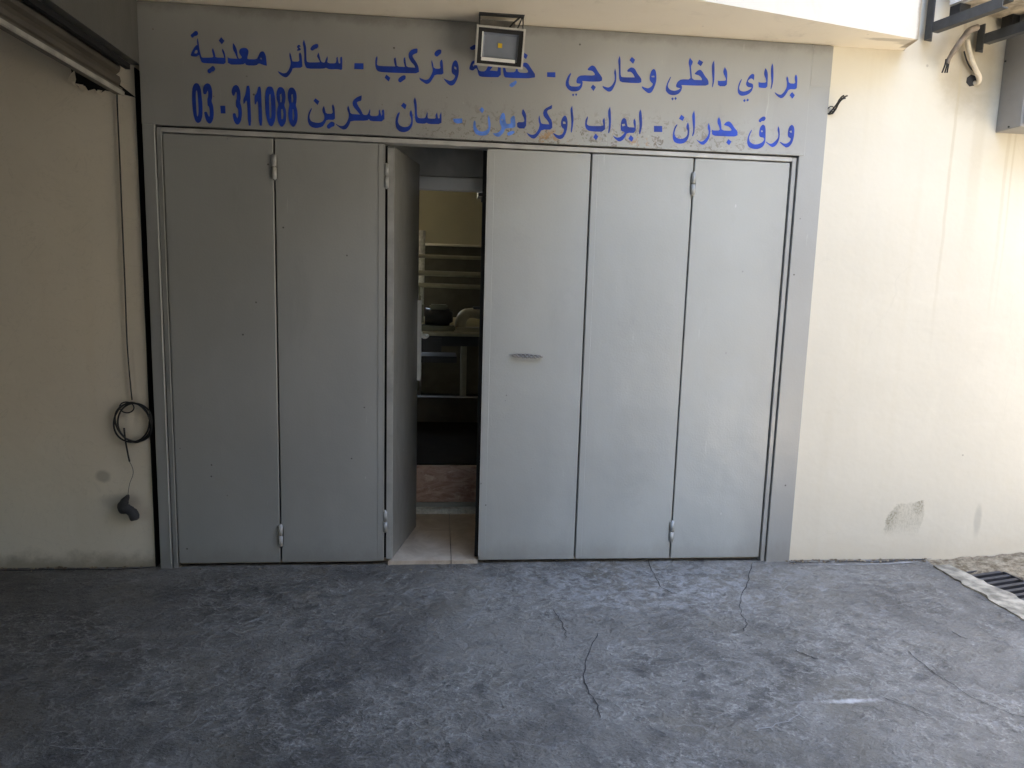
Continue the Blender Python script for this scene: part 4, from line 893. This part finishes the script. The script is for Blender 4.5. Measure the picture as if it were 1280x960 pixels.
# cable sleeve stub hanging by the bracket
sv = empty('cable_sleeve', onY(1205, 40, -.05), 'frayed grey-brown cable sleeve hanging from the bracket beside the canopy end', 'cable')
bm = bmesh.new(); tube(bm, smoothpts([onY(1222, 34, -.10), onY(1212, 38, -.10), onY(1205, 46, -.08), onY(1195, 60, -.07), onY(1187, 72, -.06), onY(1184, 80, -.06)], 6), [.016]*10+[.014]*12+[.011]*9, 10)
link('sleeve', bm, MAT['cable_grey'], sv, smooth=True)
bm = bmesh.new()
for dx in (-2.5, 0, 2):
    tube(bm, smoothpts([onY(1185+dx, 74, -.06), onY(1183.5+dx, 82, -.065), onY(1181+dx*1.4, 91, -.06)], 4), .004, 6)
link('wire_end', bm, MAT['black'], sv)
# white pipe elbow into the wall
pe = empty('drain_pipe', onY(1215, 80, -.05), 'cream painted pipe bending into a broken hole below the bracket', 'pipe')
bm = bmesh.new(); tube(bm, smoothpts([onY(1209, 50, -.045), onY(1211, 62, -.045), onY(1215, 76, -.045), onY(1220, 88, -.04), onY(1224, 96, -.035), onY(1223, 103, -.02), onY(1217, 104, .005)], 7), .0125, 12)
link('elbow', bm, MAT['pvc'], pe, smooth=True)
bm = bmesh.new(); tube(bm, smoothpts([onY(1205, 64, -.03), onY(1209, 77, -.03), onY(1214, 86, -.02), onY(1220, 90, -.01)], 5), .004, 6); link('wire', bm, MAT['black'], pe)
bm = bmesh.new(); hp = [(1209, 97), (1214, 93), (1219, 95), (1221, 101), (1218, 107), (1212, 108), (1208, 103)]
vv = [bm.verts.new(onY(x, y, -.003)) for x, y in hp]; bm.faces.new(vv); ext = bmesh.ops.extrude_face_region(bm, geom=list(bm.faces))
bmesh.ops.translate(bm, verts=[e for e in ext['geom'] if isinstance(e, bmesh.types.BMVert)], vec=(0, .002, 0)); link('hole', bm, MAT['crack'], pe)
# cut wire stub by the frame
ws = empty('wire_stub', onY(1040, 138, 0), 'twisted stub of cut wires sticking out of the wall beside the sign', 'wire')
bm = bmesh.new()
for k in range(4):
    o = Vector(((k-1.5)*.006, 0, (k % 2)*.008-.004))
    tube(bm, smoothpts([onY(1038, 141, .003)+o, onY(1041, 139, -.02)+o*1.5, onY(1047, 130, -.045)+o*.6, onY(1052, 123, -.06)+o*1.1, onY(1056, 121, -.065)+o*1.6], 5), .0042, 6)
tube(bm, [onY(1038, 138, -.01)+Vector((.02*math.cos(a), -.01*math.sin(a), .018*math.sin(a))) for a in [i*.5 for i in range(13)]], .003, 6)
link('strands', bm, MAT['black'], ws)
# grey metal cabinet
pb = onY(1244, 166, -.001)
mc = empty('meter_cabinet', (pb.x, -.07, pb.z), 'grey sheet metal cabinet on the cream wall at the right edge', 'cabinet')
x0 = pb.x; DC = onX(1275, 161, x0).y
link('body', yb(x0, x0+.55, DC, -.0005, pb.z, pb.z+.62, .003), MAT['cabinet'], mc)
link('door', yb(x0+.012, x0+.54, DC-.018, DC-.0005, pb.z+.012, pb.z+.60, .003), MAT['cabinet'], mc)
for px, py in ((1257, 78), (1261, 160)):
    bm = bmesh.new(); q = onX(px, py, x0); tube(bm, [(x0+.002, q.y, q.z+.006), (x0-.004, q.y, q.z+.006)], .005, 8)
    link('screw', bm, MAT['black'], mc)

# drain grate
dg = empty('drain_grate', onZ(1245, 730, -.03), 'black slotted drain grate behind the pale kerb, lower right', 'drain')
d_o = onZ(1204, 716.5, -.03); ex = UX; ey = (onZ(1280, 753, -.03)-d_o).normalized()
def dp(u, v, z): p = d_o + ex*u + ey*v; return Vector((p.x, p.y, z))
def slab(bm, u0, u1, v0, v1, z0, z1):
    c = [dp(u, v, z) for z in (z0, z1) for v in (v0, v1) for u in (u0, u1)]; vv = [bm.verts.new(p) for p in c]
    for f in ((0, 2, 3, 1), (4, 5, 7, 6), (0, 1, 5, 4), (2, 6, 7, 3), (0, 4, 6, 2), (1, 3, 7, 5)): bm.faces.new([vv[i] for i in f])
Wg = .27
bm = bmesh.new(); slab(bm, .006, Wg, .0, 2.2, -.075, -.070); link('pit', bm, MAT['pit'], dg)
bm = bmesh.new(); slab(bm, .004, .016, -.012, 2.2, -.0699, -.030); slab(bm, Wg-.012, Wg, -.012, 2.2, -.0699, -.030); slab(bm, .0165, Wg-.0125, -.012, -.002, -.0699, -.030)
link('frame', bm, MAT['iron'], dg)
for i in range(24):
    v = .022+.052*i
    bm = bmesh.new(); slab(bm, .017, Wg-.013, v, v+.024, -.066, -.034); link('bar', bm, MAT['iron'], dg)

# ------------------------------------------------------------------ shop interior seen through the gap
# floor inside the doorway, tile joint modelled as a gap
bm = bmesh.new(); xj = onZ(563, 675, 0).x
box(bm, -1.40, xj-.002, .05, .80, -.06, -.004); box(bm, xj+.002, 1.90, .05, .80, -.06, -.004); box(bm, -.262, xj-.002, .002, .0499, -.06, -.004); box(bm, xj+.002, .231, .002, .0499, -.06, -.004)
tag(link('tiled_floor', bm, MAT['tile']), kind='structure')
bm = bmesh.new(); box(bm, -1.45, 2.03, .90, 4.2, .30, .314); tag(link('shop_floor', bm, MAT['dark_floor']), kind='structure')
Zt = onY(560, 583, .86).z
st = empty('marble_step', (.05, .86, 0), 'brown veined marble step inside the open doorway', 'step')
link('riser', yb(-1.40, 1.90, .86, .90, .06, Zt, .003), MAT['marble'], st)
link('white_strip', yb(-1.40, 1.90, .80, .86, -.004, .030, .004), MAT['white_strip'], st)
link('skirting', yb(-1.40, 1.90, .85, .8995, .0305, .0595, .001), MAT['frame'], st)
# room shell
rm = empty('shop_room', (.3, 2.5, 0), 'dim interior walls and ceiling of the shop behind the grey doors', 'room')
zb0, zb1 = onY(560, 305, 3.4).z, onY(560, 236, 3.4).z
bm = bmesh.new(); box(bm, -.45, 2.2, 3.9, 4.1, .31, 2.805); box(bm, -1.6, -.4501, 3.9, 4.1, .31, 1.0); box(bm, -1.6, -.4501, 3.9, 4.1, 2.35, 2.805)  # unseen window opening added to let daylight into the room
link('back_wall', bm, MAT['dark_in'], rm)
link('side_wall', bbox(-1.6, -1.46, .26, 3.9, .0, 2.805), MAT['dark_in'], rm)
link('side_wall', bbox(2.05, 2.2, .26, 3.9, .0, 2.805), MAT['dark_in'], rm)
link('bulkhead', bbox(-.44, 2.04, 3.4, 3.8995, zb0, 2.80), MAT['beige_in'], rm)
# inner roller shutter box above the doorway
ib = empty('shutter_box', (.3, .55, 2.1), 'pale inner shutter box with a shiny bottom edge above the open doorway', 'shutter box')
z1, z0 = onY(560, 222, .55).z, onY(560, 238, .55).z
link('box', yb(-1.40, 1.90, .55, .85, z1+.004, 2.70, .004), MAT['edge'], ib)
link('bottom_rail', yb(-1.40, 1.90, .535, .60, z0, z1, .004), MAT['lampwhite'], ib)
bm = bmesh.new(); p = onY(601, 246, .7); box(bm, p.x-.02, p.x+.25, .62, .78, p.z-.005, p.z+.03); box(bm, p.x+.0, p.x+.012, .66, .68, p.z-.035, p.z-.006); link('motor', bm, MAT['machine_dark'], ib)
# curtain rods stored on the back wall
for i, (py, r) in enumerate(((322, .018), (343, .026), (357, .022))):
    p = onY(560, py, 3.2); bm = bmesh.new()
    tube(bm, [(-1.2, 3.2+.02*i, p.z+.01), (1.6, 3.2+.02*i, p.z-.02*(i == 2))], r, 10)
    o = link('curtain_rod', bm, MAT['rod']); tag(o, ('topmost rod of the three stored inside the shop', 'middle rod of the three stored inside the shop', 'lowest rod of the three stored inside the shop, just above the machines')[i], 'rod', 'curtain rods stored inside the shop')
bm = bmesh.new(); p = onY(522, 372, 3.0); tube(bm, [(p.x, 3.15, p.z-.9), (p.x, 3.15, p.z+.10)], .02, 10)
o = link('upright_post', bm, MAT['bench']); tag(o, 'thin pale upright post behind the sewing machine inside the shop', 'post')
# bench and machines
YB = 2.45
zt_ = onY(560, 416, YB).z
bn = empty('work_bench', (.1, YB, .314), 'low work bench with machines inside the dim shop', 'work bench')
link('top', yb(-.75, 1.1, YB, YB+.55, zt_-.03, zt_, .004), MAT['bench'], bn)
link('apron', yb(-.70, 1.05, YB+.05, YB+.07, zt_-.12, zt_-.0305, .002), MAT['machine_dark'], bn)
for x in (-.68, onY(581, 440, YB).x, 1.04):
    for y in (YB+.04, YB+.48): link('leg', yb(x-.02, x+.02, y-.02+.035, y+.02+.035, .314, zt_-.031, .002), MAT['bench'], bn)
link('drawer', yb(-.45, onY(552, 430, YB).x, YB+.002, YB+.046, zt_-.17, zt_-.05, .003), MAT['machine_dark'], bn)
link('lower_tray', yb(-.60, .16, YB+.08, YB+.45, onY(560, 455, YB).z, onY(560, 447, YB).z, .003), MAT['machine_dark'], bn)
y = YB+.25
bx = onY(545, 416, y).x; bz = zt_
t = empty('sewing_machine', (bx, y, bz), 'dull green machine with round motor on the left of the bench, by the open leaf', 'machine')
bm = bmesh.new(); box(bm, bx-.17, bx+.17, y-.09, y+.09, bz+.0005, bz+.05); link('bed', bm, MAT['machine'], t, bevel=.01)
bm = bmesh.new(); tube(bm, [(bx-.10, y, bz+.125), (bx+.12, y, bz+.125)], [.075, .075], 24); tube(bm, [(bx+.121, y, bz+.125), (bx+.15, y, bz+.125)], [.06, .045], 24); link('motor', bm, MAT['machine_dark'], t)
bm = bmesh.new(); box(bm, bx-.06, bx+.10, y-.06, y+.06, bz+.19, bz+.235); link('cover', bm, MAT['machine'], t, bevel=.012)
bm = bmesh.new(); box(bm, bx-.19, bx-.11, y-.05, y+.05, bz+.051, bz+.25); link('head', bm, MAT['machine'], t, bevel=.02)
bm = bmesh.new(); tube(bm, [(bx-.15, y-.02, bz+.26), (bx-.15, y-.02, bz+.31)], .012, 10); link('spool', bm, MAT['rod'], t)
bx = onY(588, 416, y).x
t = empty('sewing_machine', (bx, y, bz), 'pale rounded machine on the right of the bench, at the doorway edge', 'machine')
bm = bmesh.new(); box(bm, bx-.12, bx+.14, y-.09, y+.09, bz+.0005, bz+.035); link('bed', bm, MAT['bench'], t, bevel=.008)
bm = bmesh.new(); tube(bm, smoothpts([(bx-.09, y, bz+.036), (bx-.085, y, bz+.10), (bx-.05, y, bz+.15), (bx+.02, y, bz+.165), (bx+.09, y, bz+.15)], 5), [.05]*12+[.045]*9, 14); link('arm', bm, MAT['bench'], t, smooth=True)
bm = bmesh.new(); box(bm, bx+.10, bx+.125, y-.02, y+.02, bz+.036, bz+.20); box(bm, bx+.02, bx+.20, y-.03, y+.03, bz+.201, bz+.222); link('post', bm, MAT['machine_dark'], t)
bm = bmesh.new(); tube(bm, [(bx-.62, YB+.47, bz+.056), (bx+.25, YB+.47, bz+.056)], .055, 18)
o = link('fabric_roll', bm, MAT['beige_in'], None); tag(o, 'pale fabric roll lying behind the machines at the back of the bench', 'fabric roll')
bm = bmesh.new(); tube(bm, [(bx-.50, 3.30, .314), (bx-.47, 3.36, 2.0)], .045, 14)
o = link('fabric_roll', bm, MAT['white_strip'], None); tag(o, 'upright pale fabric roll leaning by the back wall behind the bench', 'fabric roll')
pz = onY(560, 497, YB-.12).z
o = link('low_cupboard', bbox(-1.3, 1.85, YB-.12, YB-.02, .3145, pz), MAT['brown_panel'], None); tag(o, 'plain dark brown cupboard front standing below the bench inside the shop', 'cupboard')
